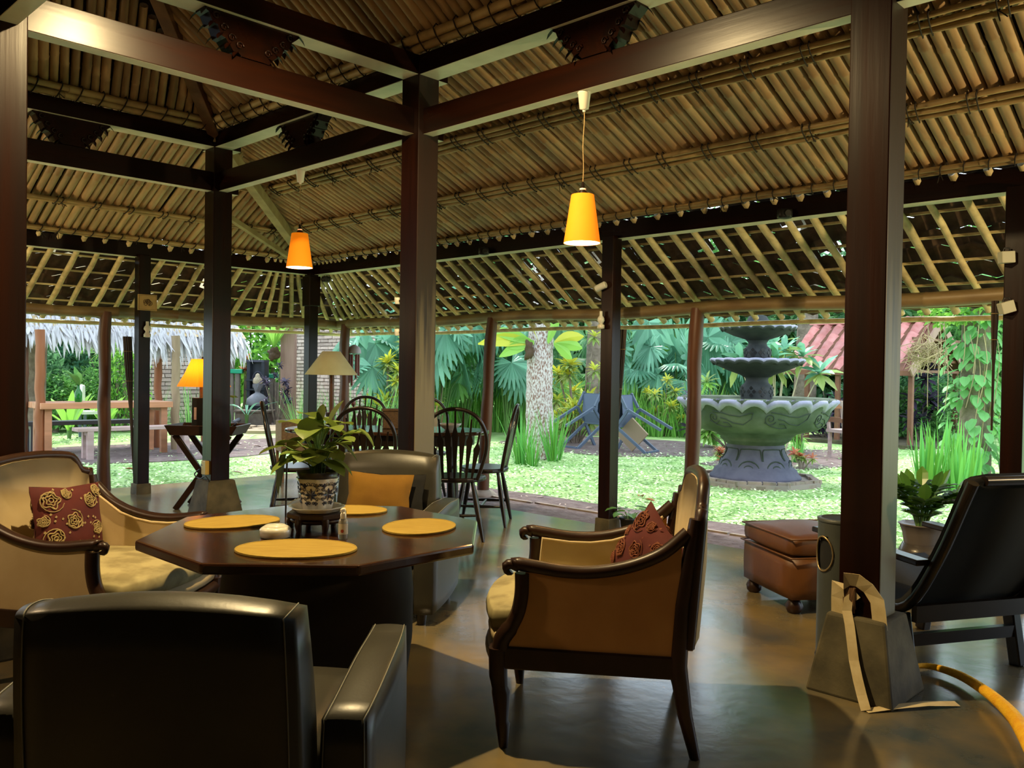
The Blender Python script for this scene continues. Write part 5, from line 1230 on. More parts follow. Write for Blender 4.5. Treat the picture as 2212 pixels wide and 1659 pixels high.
croton(PD(1990, 840, 17), .35, 1.45, 9, 'purple', 'dark purple leaved plant to the right of the hut post', 8, 1.1, 'purple_plant')
croton(PD(1800, 850, 17.5), .55, 1.35, 14, 'purple', 'dark purple leaved plant under the tiled hut', 9, 1.0, 'purple_plant')
croton(PD(1530, 870, 17.5), .5, .8, 9, 'purple', 'low dark purple plant behind the fountain bowl at the left', 10, .9, 'purple_plant')
croton(G(1566, 1012)+RR*.0, .16, .22, 6, 'red', 'red leaved plant at the left foot of the fountain', 11, .7, 'red_plant', low=.5)
croton(G(1732, 1015), .14, .20, 5, 'red', 'red leaved plant at the right foot of the fountain', 12, .7, 'red_plant', low=.5)
# ------------------------------------------------------------ grasses
def clump(n, h, rad, w, mat, seed, lean=.35, droop=.5, seg=4):
    rnd = random.Random(seed); m = MB()
    for i in range(n):
        a = rnd.uniform(0, 6.28); q = rad*math.sqrt(rnd.random()); d = V((cos(a)*lean*rnd.uniform(.2, 1), sin(a)*lean*rnd.uniform(.2, 1), 1)); L = h*rnd.uniform(.55, 1.1)
        m.leaf((q*cos(a), q*sin(a), 0), d, L, w*rnd.uniform(.7, 1.2), droop=droop*rnd.uniform(.1, 1.2), seg=seg, fold=.15, prof=lambda f: (1-f)**.6 if f > .3 else .95)
    return m.mesh('blades', mat)
GR = [clump(80, 1.25, .30, .028, 'leaf_grass', s, .30, .7) for s in (1, 2, 3)]
for i, px in enumerate(list(range(985, 1170, 30))+list(range(1215, 1540, 26))):
    p = PD(px, 870, 18.6 if px < 1200 else 18.2+R(-.4, .4)); o = link('lemongrass', random.choice(GR)); o.location = (p.x, p.y, GZ); o.rotation_euler = (0, 0, R(0, 6)); o.scale = (R(.85, 1.15),)*2+(R(.75, 1.1),)
    tag(o, '%s tall grass clump from the left in the border across the lawn' % ordn(i), 'grass', 'tall grass border')
tc = [clump(54, .85, .12, .028, 'leaf_iris', s, .36, .5) for s in (11, 12, 13)]
for px, py, s, lab in ((1128, 1003, .95, 'upright bright green grass clump left of the pale palm trunk'), (1196, 996, 1.0, 'upright bright green grass clump right of the pale palm trunk'), (1150, 1008, .6, 'short green grass clump in front of the pale palm trunk')):
    p = G(px, py); o = link('grass_clump', random.choice(tc)); o.location = (p.x, p.y, GZ); o.scale = (s,)*3; tag(o, lab, 'grass')
ir = [clump(34, .80, .15, .06, 'leaf_iris', s, .22, .12, 4) for s in (21, 22, 23)]
for k, (px, py, s) in enumerate([(2005, 1055, .95), (2045, 1050, 1.0), (2090, 1050, .95), (2070, 1065, .8), (2190, 1040, 1.0), (2230, 1045, .95)]):
    p = G(px, py); o = link('iris_clump', ir[k % 3]); o.location = (p.x, p.y, GZ); o.scale = (s, s, s); o.rotation_euler = (0, 0, R(0, 6)); tag(o, ['leftmost iris clump right of the near pillar', 'second iris clump from the near pillar, bright sword leaves', 'third iris clump from the near pillar', 'low iris clump in front of the others right of the near pillar', 'iris clump seen right of the post with box lanterns', 'iris clump at the far right edge of the lawn'][k], 'iris')
p = G(1722, 1000); o = link('iris_clump', ir[1]); o.location = (p.x, p.y, GZ); o.scale = (.5, .5, .52); tag(o, 'small bright sword leaved clump right of the fountain foot', 'iris')
p = G(1545, 962); o = link('grass_clump', tc[0]); o.location = (p.x, p.y, GZ); o.scale = (.5,)*3; tag(o, 'small grass tuft left of the fountain bowl in the distance', 'grass')
# ground cover leaves over the near lawn, and fallen leaves
rnd = random.Random(33); m = MB(); cnt = 0
while cnt < 42000:
    d = 6.5+9.5*rnd.random()**1.3; r = rnd.uniform(-.62, .66)*d; p = W(d, r, GZ)
    if p.x > -9.1 and p.y < 6.60+.1*NZ.noise(V((p.x*1.3, 2, 0))): continue
    if (p.x-fc.x)**2+(p.y-fc.y)**2 < .6: continue
    if any(((p.x-q.x)**2+(p.y-q.y)**2) < rr**2 for q, rr in ((W(15.5, 1.9), 1.7), (W(13.2, -5.4), 1.9), (W(14.6, -4.6), 1.5), (W(13.5, 4.6), 1.2))) and rnd.random() < .93: continue
    a = rnd.uniform(0, 6.28); s = rnd.uniform(.012, .030); z = rnd.uniform(.004, .028)
    c = V((p.x, p.y, GZ+z)); x = V((cos(a), sin(a), rnd.uniform(-.4, .5)))*s; y = V((-sin(a), cos(a), rnd.uniform(-.3, .3)))*s*.6
    b = len(m.v); m.v += [tuple(c-x), tuple(c+y), tuple(c+x), tuple(c-y)]; m.f.append((b, b+1, b+2, b+3)); m.sm.append(False); m.mi.append(0); cnt += 1
leafm('leaf_lawn', (.17, .38, .07), (.78, .88, .55), trans=.25, island=.35)
o = m.build('ground_cover', 'leaf_lawn', kind='stuff'); tag(o, 'small creeping leaves covering the lawn', 'ground cover')
mk('leaf_fallen', (.55, .42, .36), .8); mk('leaf_fallen_brown', (.28, .11, .035), .8)
for k, (px, py, b) in enumerate([(545, 967, 0), (568, 972, 0), (520, 962, 0), (1380, 1078, 1), (1392, 1085, 1), (270, 1018, 1), (500, 1025, 0), (1130, 1078, 0), (1178, 1082, 0), (1216, 1096, 0), (1262, 1106, 0), (555, 945, 0), (1322, 965, 0)]):
    p = G(px, py); m = MB(); m.leaf((0, 0, .03), (1, 0, .1), .16 if not b else .13, .07, droop=.5, seg=4, fold=.5); o = m.build('fallen_leaf', 'leaf_fallen_brown' if b else 'leaf_fallen'); o.location = (p.x, p.y, GZ); o.rotation_euler = (0, 0, R(0, 6)); tag(o, ('brown' if b else 'pale')+' dry fallen leaf, '+['beside the soil path left of the others', 'largest by the soil path', 'at the near end of the soil path', 'on the lawn before the fountain', 'on the lawn before the fountain, right one', 'on the lawn left of the far pillar', 'on the lawn right of the far pillar', 'left one on the soil strip by the eave post', 'second on the soil strip by the eave post', 'third on the soil strip by the eave post', 'right one on the soil strip by the eave post', 'at the far end of the soil path', 'under the right tipped garden chair'][k], 'leaf', 'dry leaves fallen in the garden')
# ------------------------------------------------------------ trees
tp_ = G(1170, 990); td = (tp_-EYE).dot(FW)
t = thing('palm_tree', 'pale lichen covered palm trunk standing on the lawn', 'tree', (tp_.x, tp_.y, 0))
m = MB(); ks = [(0, GZ-.05, .30), (0, GZ+.10, .235), (-.03, .35, .215), (-.05, .8, .20), (-.05, 1.3, .195), (-.04, 1.8, .19), (0, 2.6, .18), (.05, 4.2, .165), (.05, 6.2, .15)]
pts = crv([(0, 0, a[1]) for a in ks], 5); 
def interp(z):
    for (a, b) in zip(ks, ks[1:]):
        if a[1] <= z <= b[1]: f = (z-a[1])/(b[1]-a[1]); return a[0]+(b[0]-a[0])*f, a[2]+(b[2]-a[2])*f
    return ks[-1][0], ks[-1][2]
P_ = []; Rr = []
for q in pts:
    x, r = interp(q.z); P_.append(V((RT.x*x, RT.y*x, q.z))); Rr.append(r*(1+.03*sin(q.z*23)))
m.tube(P_, Rr, 20); m.build('trunk', 'bark_pale', t)
for i in range(14):
    a = 2.4*i; m = MB(); rib = crv([(0, 0, 6.2), (cos(a)*1.2, sin(a)*1.2, 7.0+.3*sin(i)), (cos(a)*2.6, sin(a)*2.6, 6.6+.4*sin(i)), (cos(a)*3.6, sin(a)*3.6, 5.4)], 8)
    m.tube(rib, [.03*(1-.8*j/len(rib)) for j in range(len(rib))], 5)
    for j in range(4, len(rib)-1):
        for k in (-1, 1):
            for e in (0, .5): m.leaf(rib[j].lerp(rib[j+1], e), (rib[j+1]-rib[j]).normalized()*.4+V((-sin(a)*k, cos(a)*k, -.3)), .62, .045, droop=.5, seg=2)
    m.build('frond', 'leaf_mid', t)
# bird's nest fern leaves on the palm trunk
t = thing('trunk_fern', 'fern with yellow green fronds growing high on the pale palm trunk', 'fern', (tp_.x-FF.x*.2, tp_.y-FF.y*.2, 1.66))
m = MB(); m.rbox((-RT.x*.22, -RT.y*.22, -.10), (.11, .12, .26), .05, 7, lambda o: o*(1+.6*NZ.noise(o*18))); m.build('root_ball', 'wicker', t)
for k, (dx, dz, L, up) in enumerate(((-1, .25, 1.0, .2), (-1, .55, .8, .5), (-.8, -.1, .7, .1), (.9, .5, .55, .4), (1, .1, .5, .1), (.8, -.4, .45, .1), (-.4, 1, .8, .9), (.3, 1, .8, .9), (-.9, .1, .5, 0))):
    m = MB(); m.leaf((RT.x*dx*.18, RT.y*dx*.18, .02), (RT.x*dx, RT.y*dx, dz), L*.8, .20, droop=.5, seg=6, fold=.2, side=V((-RT.x*dz*.4, -RT.y*dz*.4, 1))); m.build('frond', 'leaf_light' if k % 3 else 'leaf_yellow', t)
def tree(p, r, h, label, crown_z, crown_r, kinds, n, seed, mat='bark_brown'):
    rnd = random.Random(seed); t = thing('garden_tree', label, 'tree', (p.x, p.y, GZ)); m = MB()
    m.tube([(0, 0, -.1), (.02, 0, .3), (.05, .05, h*.4), (0, .1, h)], [r*1.5, r*1.1, r, r*.7], 12); m.build('trunk', mat, t)
    for i in range(n):
        a = rnd.uniform(0, 6.28); q = crown_r*math.sqrt(rnd.random()); o = link('crown', random.choice(CL[kinds[i % len(kinds)]]), t); s = rnd.uniform(.9, 1.5); o.scale = (s, s, s*.7); o.location = (q*cos(a), q*sin(a), crown_z+rnd.uniform(-.6, .9)); o.rotation_euler = (0, 0, a)
    return t
tree(PD(1282, 800, 18), .20, 6, 'thick grey trunk behind the large yellow topped shrub', 7, 2.6, ['mid', 'dark'], 9, 3)
tree(PD(1735, 870, 20.5), .24, 6, 'thick trunk beyond the hut behind the right side of the fountain', 6.8, 2.4, ['mid', 'light'], 8, 4)
tree(PD(64, 830, 13.8), .20, 6, 'mossy trunk beside the orange bamboo post at the left', 6.5, 2.2, ['dark', 'mid'], 8, 6)
# vine covered tree right
vp = PD(2105, 850, 11.5); t = thing('vine_tree', 'trunk wrapped in heart shaped vine leaves at the right', 'tree', (vp.x, vp.y, GZ))
m = MB(); m.tube([(0, 0, -.05), (.02, 0, .8), (0, .02, 1.6), (0, 0, 3.2)], [.22, .19, .18, .16], 14); m.build('trunk', 'bark_brown', t)
rnd = random.Random(9)
for i in range(240):
    z = rnd.uniform(.15, 2.7); a = math.atan2(-FF.y, -FF.x)+rnd.uniform(-1.9, 1.9); r = .22+rnd.uniform(0, .16); m = MB(); s = rnd.uniform(.11, .22)
    m.leaf((r*cos(a), r*sin(a), z), (cos(a)*.6+rnd.uniform(-.4, .4), sin(a)*.6+rnd.uniform(-.4, .4), -rnd.uniform(.2, 1)), s, s*.8, droop=.3, seg=4, prof=ht); m.build('vine_leaf', 'leaf_vine', t)
m = MB()
for k in range(26):
    a = math.atan2(-FF.y, -FF.x)+rnd.uniform(-1.6, 1.6); r = rnd.uniform(.22, .75); z0 = rnd.uniform(1.2, 2.6)
    m.tube(crv([(r*cos(a), r*sin(a), z0), (r*1.05*cos(a+.1), r*1.05*sin(a+.1), z0-.4), (r*.95*cos(a-.05), r*.95*sin(a-.05), z0-rnd.uniform(.7, 1.2))], 4), .005, 4)
m.build('hanging_root', 'nest', t, kind='stuff')
o = link('foliage', CL['light'][0], t); o.scale = (.6, .6, .35); o.location = (-.1*RT.x, -.1*RT.y, 2.3)
# ------------------------------------------------------------ tiled hut
ha = PD(1700, 785, 17.5); hb_ = PD(1968, 795, 15.6); ha.z = hb_.z = 1.40
hx = (hb_-ha); hL = hx.length; hx.normalize(); hx = V((hx.x, hx.y, 0)).normalized(); hy = V((-hx.y, hx.x, 0)); hy = hy if hy.dot(FW) > 0 else -hy
t = thing('tiled_hut', 'open hut with a red clay tile roof beyond the fountain', 'hut', (ha.x, ha.y, 0), math.atan2(hx.y, hx.x))
sg = 1 if V((0, 0, 1)).cross(hx).dot(hy) > 0 else -1
depth, riseH = 1.15, .95
tm = MB(); wv = .30; ln = .34
vs = []
for i in range(9):
    f = i/8; z = .045*sin(2*pi*f)*.9; vs += [(wv*f, 0, z), (wv*f, ln, z+.0)]
vs = [(x, y, z-(.03 if k % 2 == 0 else 0)) for k, (x, y, z) in enumerate(vs)]
tm.add(vs, [(2*i, 2*i+2, 2*i+3, 2*i+1) for i in range(8)], True)
lip = [(wv*i/8, -.004, .045*sin(2*pi*i/8)*.9-.03+d) for i in range(9) for d in (0, -.022)]
tm.add(lip, [(2*i, 2*i+1, 2*i+3, 2*i+2) for i in range(8)]); tile_me = tm.mesh('roof_tile', 'hut_tile')
ang = math.atan2(riseH, depth); rows = 6; step = math.hypot(depth, riseH)/rows
m = MB()
for s_ in (1,):
    m.add([(-.1, 0, 1.36), (hL, 0, 1.36), (hL, sg*depth, 1.36+riseH), (-.1, sg*depth, 1.36+riseH)], [(0, 1, 2, 3)]); m.add([(-.1, sg*2*depth, 1.36), (hL, sg*2*depth, 1.36), (hL, sg*depth, 1.36+riseH), (-.1, sg*depth, 1.36+riseH)], [(3, 2, 1, 0)])
m.build('roof_boarding', 'hut_wood', t)
for r_ in range(rows):
    k = int((hL+.15)/.27)
    for i in range(k):
        o = link('roof_tile', tile_me, t); f = r_*step; o.location = (-.1+i*.27+R(-.006, .006), sg*cos(ang)*f, 1.40+sin(ang)*f+R(0, .008)); o.rotation_euler = (ang*sg, 0, 0); o.scale = (.98, sg, 1)
m = MB(); m.bar((-.15, sg*depth, 1.42+riseH), (hL+.05, sg*depth, 1.42+riseH), .14, .10); m.build('ridge', 'hut_tile', t)
for y0, y1 in ((-.06, depth), (2*depth+.06, depth)): m = MB(); m.bar((hL+.03, sg*y0, 1.33), (hL+.03, sg*y1, 1.36+riseH), .03, .16, up=(0, 0, 1)); m.build('barge_board', 'gate_wood', t)
for j in range(4): m = MB(); m.bar((hL-.05, sg*.15, 1.36+.1*0+.2*j), (hL-.05, sg*(2*depth-.15), 1.36+.2*j), .03, .05); m.build('lath', 'hut_wood', t)
m = MB(); m.bar((-.1, sg*.03, 1.32), (hL+.02, sg*.03, 1.32), .06, .09); m.build('eave_board', 'hut_wood', t)
for fx in (.16, .42, .63, .985):
    m = MB(); m.bar((hL*fx, sg*.10, GZ-.02), (hL*fx, sg*.10, 1.34), .085, .085); m.build('post', 'hut_wood', t, bev=.01)
for fx in (.2, .95): m = MB(); m.bar((hL*fx, sg*(2*depth-.1), GZ-.02), (hL*fx, sg*(2*depth-.1), 1.34), .085, .085); m.build('post', 'hut_wood', t)
m = MB(); m.box((hL*.55, sg*depth, -.02), (hL*1.1, 2.2*depth, .08)); m.build('plinth', 'concrete_plinth', t)
# straw tangle at the hut gable
p = PD(1995, 765, 14.9); t = thing('straw_tangle', 'loose tangle of dry tan roots hanging before the hut gable', 'roots', p); rnd = random.Random(4); m = MB()
for i in range(70):
    a, b, c = [V((rnd.gauss(0, .19), rnd.gauss(0, .15), rnd.gauss(0, .14))) for _ in range(3)]; m.tube(crv([tuple(a), tuple(b*.8+V((0, 0, .08))), tuple(c-V((0, 0, .15)))], 5), .006, 4, cap=False)
m.build('strands', 'nest', t, kind='stuff')
# chair and table under the hut
def gchair(p, rz, label):
    t = thing('wooden_chair', label, 'chair', (p.x, p.y, GZ), rz)
    m = MB(); m.box((0, 0, .44), (.46, .44, .05)); m.build('seat', 'picnic_grey', t)
    for x in (-.19, .19):
        for y in (-.18, .18): m = MB(); m.bar((x, y, 0), (x*.95, y, .44), .045, .045); m.build('leg', 'picnic_grey', t)
        m = MB(); m.bar((x*.95, .20, .44), (x*.95, .26, .92), .045, .04); m.build('back_post', 'picnic_grey', t)
    m = MB(); m.bar((-.2, .255, .86), (.2, .255, .86), .03, .12); m.build('backrest', 'picnic_wood', t); m = MB(); m.bar((-.2, .23, .62), (.2, .23, .62), .03, .08); m.build('backrest', 'hut_wood', t)
    m = MB(); m.bar((-.19, -.18, .16), (.19, -.18, .16), .03, .04); m.build('stretcher', 'hut_wood', t)
gchair(PD(1830, 950, 13.6), AF+.3, 'grey wooden chair with orange top rail right of the fountain')
# ------------------------------------------------------------ tipped steel garden chairs
def tipped(px, d, flip, label):
    p = PD(px, 880, d); t = thing('garden_chair', label, 'chair', (p.x, p.y, GZ), AF-pi/2+.55*flip)
    s = flip
    def bar(n_, a, b, w=.042, mat='steel_blue'): m = MB(); m.bar((a[0]*s, a[1], a[2]), (b[0]*s, b[1], b[2]), w, w, up=(0, 1, 0)); m.build(n_, mat, t)
    # tilted forward on its front legs
    for y in (-.24, .24):
        bar('leg', (-.55, y, .40), (.02, y, .70)); bar('leg', (-.32, y, .0), (.22, y, .42)); bar('back_post', (.05, y, .72), (.18, y, .96)); bar('back_post', (.16, y, .95), (.24, y, .40)); bar('arm', (.02, y, .70), (.20, y, .45)); bar('foot', (.2, y, .42), (.42, y, .0))
    m = MB(); m.add([(.17*s, -.22, .94), (.17*s, .22, .94), (.24*s, .22, .42), (.24*s, -.22, .42), (.15*s, -.22, .93), (.15*s, .22, .93), (.12*s, .22, .62), (.20*s, .22, .40), (.20*s, -.22, .40), (.12*s, -.22, .62)], [(0, 1, 2, 3), (4, 5, 6, 9), (6, 7, 8, 9)]); m.build('sling', 'canvas_blue', t)
    m = MB(); m.bar((.20*s, -.24, .42), (.20*s, .24, .42), .03, .03); m.bar((-.32*s, -.24, .03), (-.32*s, .24, .03), .03, .03); m.build('crossbar', 'steel_blue', t)
    return t
tipped(1262, 14.9, 1, 'tipped blue steel garden chair left of the outer post')
t = tipped(1372, 14.2, -1, 'tipped blue steel garden chair right of the outer post')
m = MB(); m.bar((-.18, 0, .42), (.10, 0, .16), .40, .05, up=(0, 1, 0)); m.v = [tuple(v) for v in m.v]; m.build('tan_seat_board', 'plank_tan', t)
# ------------------------------------------------------------ left shelter with thatch
def ppost(px, py, r, mat, label, top=1.75, lean=0):
    p = G(px, py); m = MB(); pts = []; rs = []
    for i in range(10): f = i/9; pts.append((lean*f+.01*sin(i*2), .01*cos(i*3), GZ-.03+f*(top-GZ))); rs.append(r*(1+.06*(i % 3 == 0)))
    m.tube(pts, rs, 10); o = m.build('shelter_post', mat); o.location = (p.x, p.y, 0); tag(o, label, 'post'); return o
ppost(85, 992, .062, 'post_orange', 'orange bamboo post at the left end of the picnic table')
ppost(52, 985, .05, 'post_brown', 'thin brown post at the far left beside the orange one')
ppost(340, 968, .058, 'post_orange', 'reddish round post behind the right end of the picnic table')
ppost(378, 972, .062, 'post_tan', 'tan bamboo post right of the picnic table')
ppost(440, 955, .05, 'post_orange', 'reddish post behind the amber lampshade')
# thatch eave of palm strips
ta, tb = PD(20, 712, 12.0), PD(520, 735, 14.3); tz = 1.72; ta.z = tb.z = tz; tx = (tb-ta).normalized(); ty = V((-tx.y, tx.x, 0)); ty = ty if ty.dot(FW) > 0 else -ty; TL = (tb-ta).length
t = thing('thatch_roof', 'grey palm thatch eave hanging over the picnic table', 'roof', (0, 0, 0)); rnd = random.Random(12)
m = MB(); m.add([ta-tx*.8, tb+tx*.1, tb+tx*.1+ty*2.2+V((0, 0, 1.5)), ta-tx*.8+ty*2.2+V((0, 0, 1.5))], [(0, 1, 2, 3)]); m.build('roof_deck', 'nest', t)
m = MB()
for i in range(1300):
    f = rnd.uniform(-.05, 1.02); u = rnd.random()**1.5; p = ta.lerp(tb, f)+ty*(u*.5)+V((0, 0, u*.34+rnd.uniform(0, .06))); m.leaf(p-ty*.02, -ty*.5+V((rnd.uniform(-.25, .25), rnd.uniform(-.25, .25), -.9)), rnd.uniform(.14, .46)*(1.3 if f > .55 else 1), rnd.uniform(.02, .06), droop=rnd.uniform(-.6, 1.4), seg=4, fold=.4)
m.build('thatch_strips', 'thatch', t, kind='stuff')
# picnic table and benches
qa, qb = G(92, 992), G(360, 978); qx = (qb-qa); qL = qx.length; qrz = math.atan2(qx.y, qx.x); qc = (qa+qb)/2
def table(c, rz, L, w, h, thick, mat, legmat, label, name, cat, legs=.4):
    t = thing(name, label, cat, (c.x, c.y, GZ), rz)
    for k in range(3 if w > .5 else 1):
        n_ = 3 if w > .5 else 1; m = MB(); m.box((0, (k-(n_-1)/2)*w/n_, h-thick/2), (L, w/n_-.012, thick)); m.build('plank', mat, t, bev=.006)
    for sx in (-1, 1):
        for sy in (-1, 1): m = MB(); m.bar((sx*L*legs, sy*w*.38, 0), (sx*L*legs, sy*w*.36, h-thick), .09 if w > .5 else .08, .07); m.build('leg', legmat, t)
        m = MB(); m.bar((sx*L*legs, -w*.4, h-thick-.03), (sx*L*legs, w*.4, h-thick-.03), .06, .05); m.build('cleat', legmat, t)
    return t
yv = V((-math.sin(qrz), math.cos(qrz), 0)); yv = yv if yv.dot(FW) > 0 else -yv
tb_ = table(qc+yv*.25, qrz, qL*1.06, .72, .77, .085, 'picnic_wood', 'picnic_wood', 'long orange brown picnic table under the thatch', 'picnic_table', 'table', .44)
table(qc-yv*.38+V((math.cos(qrz), math.sin(qrz), 0))*.28, qrz, qL*.98, .28, .44, .05, 'picnic_grey', 'picnic_grey', 'pale pinkish bench on the near side of the picnic table', 'bench', 'bench', .40)
table(qc+yv*1.0, qrz, qL*1.05, .28, .46, .06, 'bench_dark', 'bench_dark', 'dark bench on the far side of the picnic table', 'bench', 'bench', .42)
p = qc+yv*.2-V((math.cos(qrz), math.sin(qrz), 0))*qL*.20; t = thing('green_bottle', 'green glass bottle with a sprig standing on the picnic table', 'bottle', (p.x, p.y, GZ+.7705))
m = MB(); m.lathe([(.045, 0), (.05, .02), (.05, .13), (.02, .19), (.018, .25), (.001, .251)], 14); m.build('body', 'glass_green', t); m = MB()
for i in range(10): m.leaf((0, 0, .22), (R(-.5, .5), R(-.5, .5), 1), .30, .10, droop=.9, seg=4)
m.build('sprig', 'leaf_mid', t)
# white chair and bushes beyond
p = PD(176, 850, 15.4); t = thing('white_chair', 'white backed chair glimpsed among bushes behind the picnic table', 'chair', (p.x, p.y, GZ), AF-.9)
m = MB(); m.rbox((0, 0, .80), (.08, .34, .30), .04, 4); m.build('backrest', 'white_paint', t); m = MB(); m.box((.2, 0, .45), (.46, .46, .05)); m.build('seat', 'white_paint', t)
for x in (.02, .4):
    for y in (-.19, .19): m = MB(); m.bar((x, y, 0), (x, y, .44), .04, .04); m.build('leg', 'steel_blue', t)
for i, (px, d, r, h, k) in enumerate(sorted([(120, 16.5, .55, 1.15, 'mid'), (160, 17, .5, 1.0, 'light'), (205, 17.2, .6, 1.2, 'mid'), (250, 17, .6, 1.6, 'fine'), (270, 17.0, .45, 1.7, 'light'), (70, 16.5, .6, 1.6, 'dark'), (130, 18.5, .8, 2.4, 'dark'), (200, 19.5, .8, 2.8, 'blue'), (30, 17, .8, 2.6, 'dark')])):
    shrub(PD(px, 880, d), r, h, k, '%s bush from the left in the bed behind the picnic table' % ordn(i), 'bushes behind the picnic table', name='bush', cat='bush')
broadplant(PD(150, 880, 15.0), .3, 7, .75, .13, 'leaf_light', 'bright strap leaved plant behind the picnic table', 14, up=1.5, droop=.5)
broadplant(PD(228, 880, 15.8), .3, 6, .6, .12, 'leaf_light', 'second strap leaved plant behind the picnic table', 15, up=1.5, droop=.5)
croton(PD(250, 790, 17.6), .55, 2.2, 12, 'cream', 'cream leaved shrub behind the left eave post', 16, 1.1, low=.55)
# ------------------------------------------------------------ brick walls
bw = MB(); bw.box((0, 0, 0), (1, 1, 1)); BR = []
for k in range(3):
    b = MB(); b.add([(x*.5+(.02*((k+i) % 3-1)), y*.5, z*.5+(.03*((k*2+i) % 3-1))) for i, (x, y, z) in enumerate([(-1, -1, -1), (1, -1, -1), (1, 1, -1), (-1, 1, -1), (-1, -1, 1), (1, -1, 1), (1, 1, 1), (-1, 1, 1)])], [(3, 2, 1, 0), (4, 5, 6, 7), (0, 1, 5, 4), (1, 2, 6, 5), (2, 3, 7, 6), (3, 0, 4, 7)]); BR.append(b.mesh('brick', 'brick'))
def bwall(p, q, h, label, name, bl, bh, z0, zmin, vis=lambda f: True, lim=290):
    p, q = V((p.x, p.y, 0)), V((q.x, q.y, 0)); x = (q-p); L = x.length; x.normalize(); y = V((-x.y, x.x, 0)); y = y if y.dot(FW) > 0 else -y
    m = MB(); c = (p+q)/2+y*.10; m.box((c.x, c.y, h/2+GZ), (L, .20, h), rz=math.atan2(x.y, x.x)); root = m.build(name, 'brick_joint'); root['kind'] = 'structure'; tag(root, label, 'wall')
    cells = []; r_ = 0; z = GZ+z0
    while z < h+GZ:
        s = -(r_ % 2)*bl/2
        while s < L:
            cells.append((s, z)); s += bl
        z += bh; r_ += 1
    cells.sort(key=lambda c: (not (c[1] > zmin and vis(c[0]/L)), -c[1]))
    rest = MB(); rot = math.atan2(x.y, x.x)
    for i, (s, z) in enumerate(cells):
        s0, s1 = max(0, s), min(L, s+bl*.93)
        if s1-s0 < .03: continue
        c = p+x*((s0+s1)/2)-y*R(0, .022)+V((0, 0, z+bh/2)); sz = (s1-s0, .05, bh*.80)
        if i < lim: o = link('brick', BR[i % 3], root); o.location = c; o.rotation_euler = (0, 0, rot); o.scale = sz
        else: rest.box(c, sz, rz=rot)
    rest.build('bricks', 'brick', root, kind='stuff'); return root
bwall(PD(628, 900, 22.3), PD(900, 900, 19.5), 2.6, 'pale brick garden wall seen behind the cream lampshade', 'garden_wall', .30, .088, 0, .55, lambda f: True)
bwall(PD(250, 900, 18.8), PD(455, 900, 20.6), 2.15, 'greyish brick wall behind the thatched shelter', 'garden_wall', .32, .094, 0, .35, lambda f: f > .25)
# gate posts, fence, statue niche
p = PD(622, 880, 20.3); m = MB(); m.box((0, 0, 1.35), (.34, .2, 2.9), rz=AF-pi/2); o = m.build('gate_post', 'gate_wood', bev=.015); o.location = (p.x, p.y, GZ); tag(o, 'broad reddish wooden gate post beside the brick wall', 'post')
for k, (px, h_, lab) in enumerate(((500, 1.9, 'tall pale wooden post left of the statue niche'), (513, 1.15, 'short grey fence post left of the statue niche'), (587, 1.05, 'short grey fence post right of the statue niche'), (597, .95, 'shorter grey fence post beside the broad gate post'))):
    p = PD(px, 880, 20.5); m = MB(); m.box((0, 0, h_/2), (.12, .10, h_), rz=AF); o = m.build('fence_post', 'fence_grey', bev=.01); o.location = (p.x, p.y, GZ); tag(o, lab, 'post')
for px, lab in ((513, 'green box planter left of the stone niche'), (588, 'green box planter right of the stone niche')):
    p = PD(px, 790, 20.5); p.z = (1.15 if px < 550 else 1.05)+GZ+.05; m = MB(); m.box((0, 0, 0), (.28, .2, .10), rz=AF-pi/2); o = m.build('planter_box', 'green_box', bev=.01); o.location = p; tag(o, lab, 'planter')
sp = PD(555, 880, 20.3); t = thing('stone_niche', 'black carved stone niche standing behind the bust', 'niche', (sp.x, sp.y, GZ), AF-pi/2-.25)
m = MB(); m.box((0, .10, .78), (.42, .14, 1.3)); m.build('slab', 'stone_black', t, bev=.015)
for x in (-.19, .19): m = MB(); m.box((x, 0, .78), (.09, .16, 1.32)); m.build('side', 'stone_black', t, bev=.01)
for k in range(3): m = MB(); m.tube([((.15-.045*k)*cos(g), .028, .95+(.25-.06*k)*sin(g)) for g in [pi*i/16 for i in range(17)]], .016, 6); m.build('arch_moulding', 'stone_blue', t)
for z in (.78, 1.0): m = MB(); m.box((0, -.01, z), (.50, .20, .035)); m.build('band', 'stone_black', t)
m = MB(); m.box((0, .02, 1.45), (.46, .22, .05)); m.build('cap', 'stone_blue', t)
bp = PD(556, 880, 19.9); t = thing('stone_bust', 'grey stone bust with knobbly pale headdress in front of the niche', 'statue', (bp.x, bp.y, GZ), AF-pi/2+.35); t.scale = (1.2, 1.2, 1.12)
m = MB(); m.lathe([(.17, .38), (.19, .42), (.175, .52), (.12, .60), (.055, .635), (.05, .66), (.06, .68), (.078, .73), (.085, .79), (.08, .86), (.06, .90), (.02, .92)], 24, mod=lambda i, r, z, a: (r*(1+.12*abs(cos(a))) if z < .6 else r*(1-.08*abs(cos(a))), z)); m.build('bust', 'statue_grey', t)
m = MB(); m.add([(-.014, -.078, .755), (.014, -.078, .755), (0, -.105, .752), (0, -.080, .81)], [(0, 1, 2), (0, 2, 3), (1, 3, 2)])
for x in (-.032, .032): m.rbox((x, -.072, .805), (.034, .02, .012), .006, 3)
m.rbox((0, -.077, .728), (.04, .02, .014), .007, 3)
for x in (-.083, .083): m.rbox((x, 0, .78), (.02, .035, .08), .01, 3)
m.build('face', 'statue_grey', t)
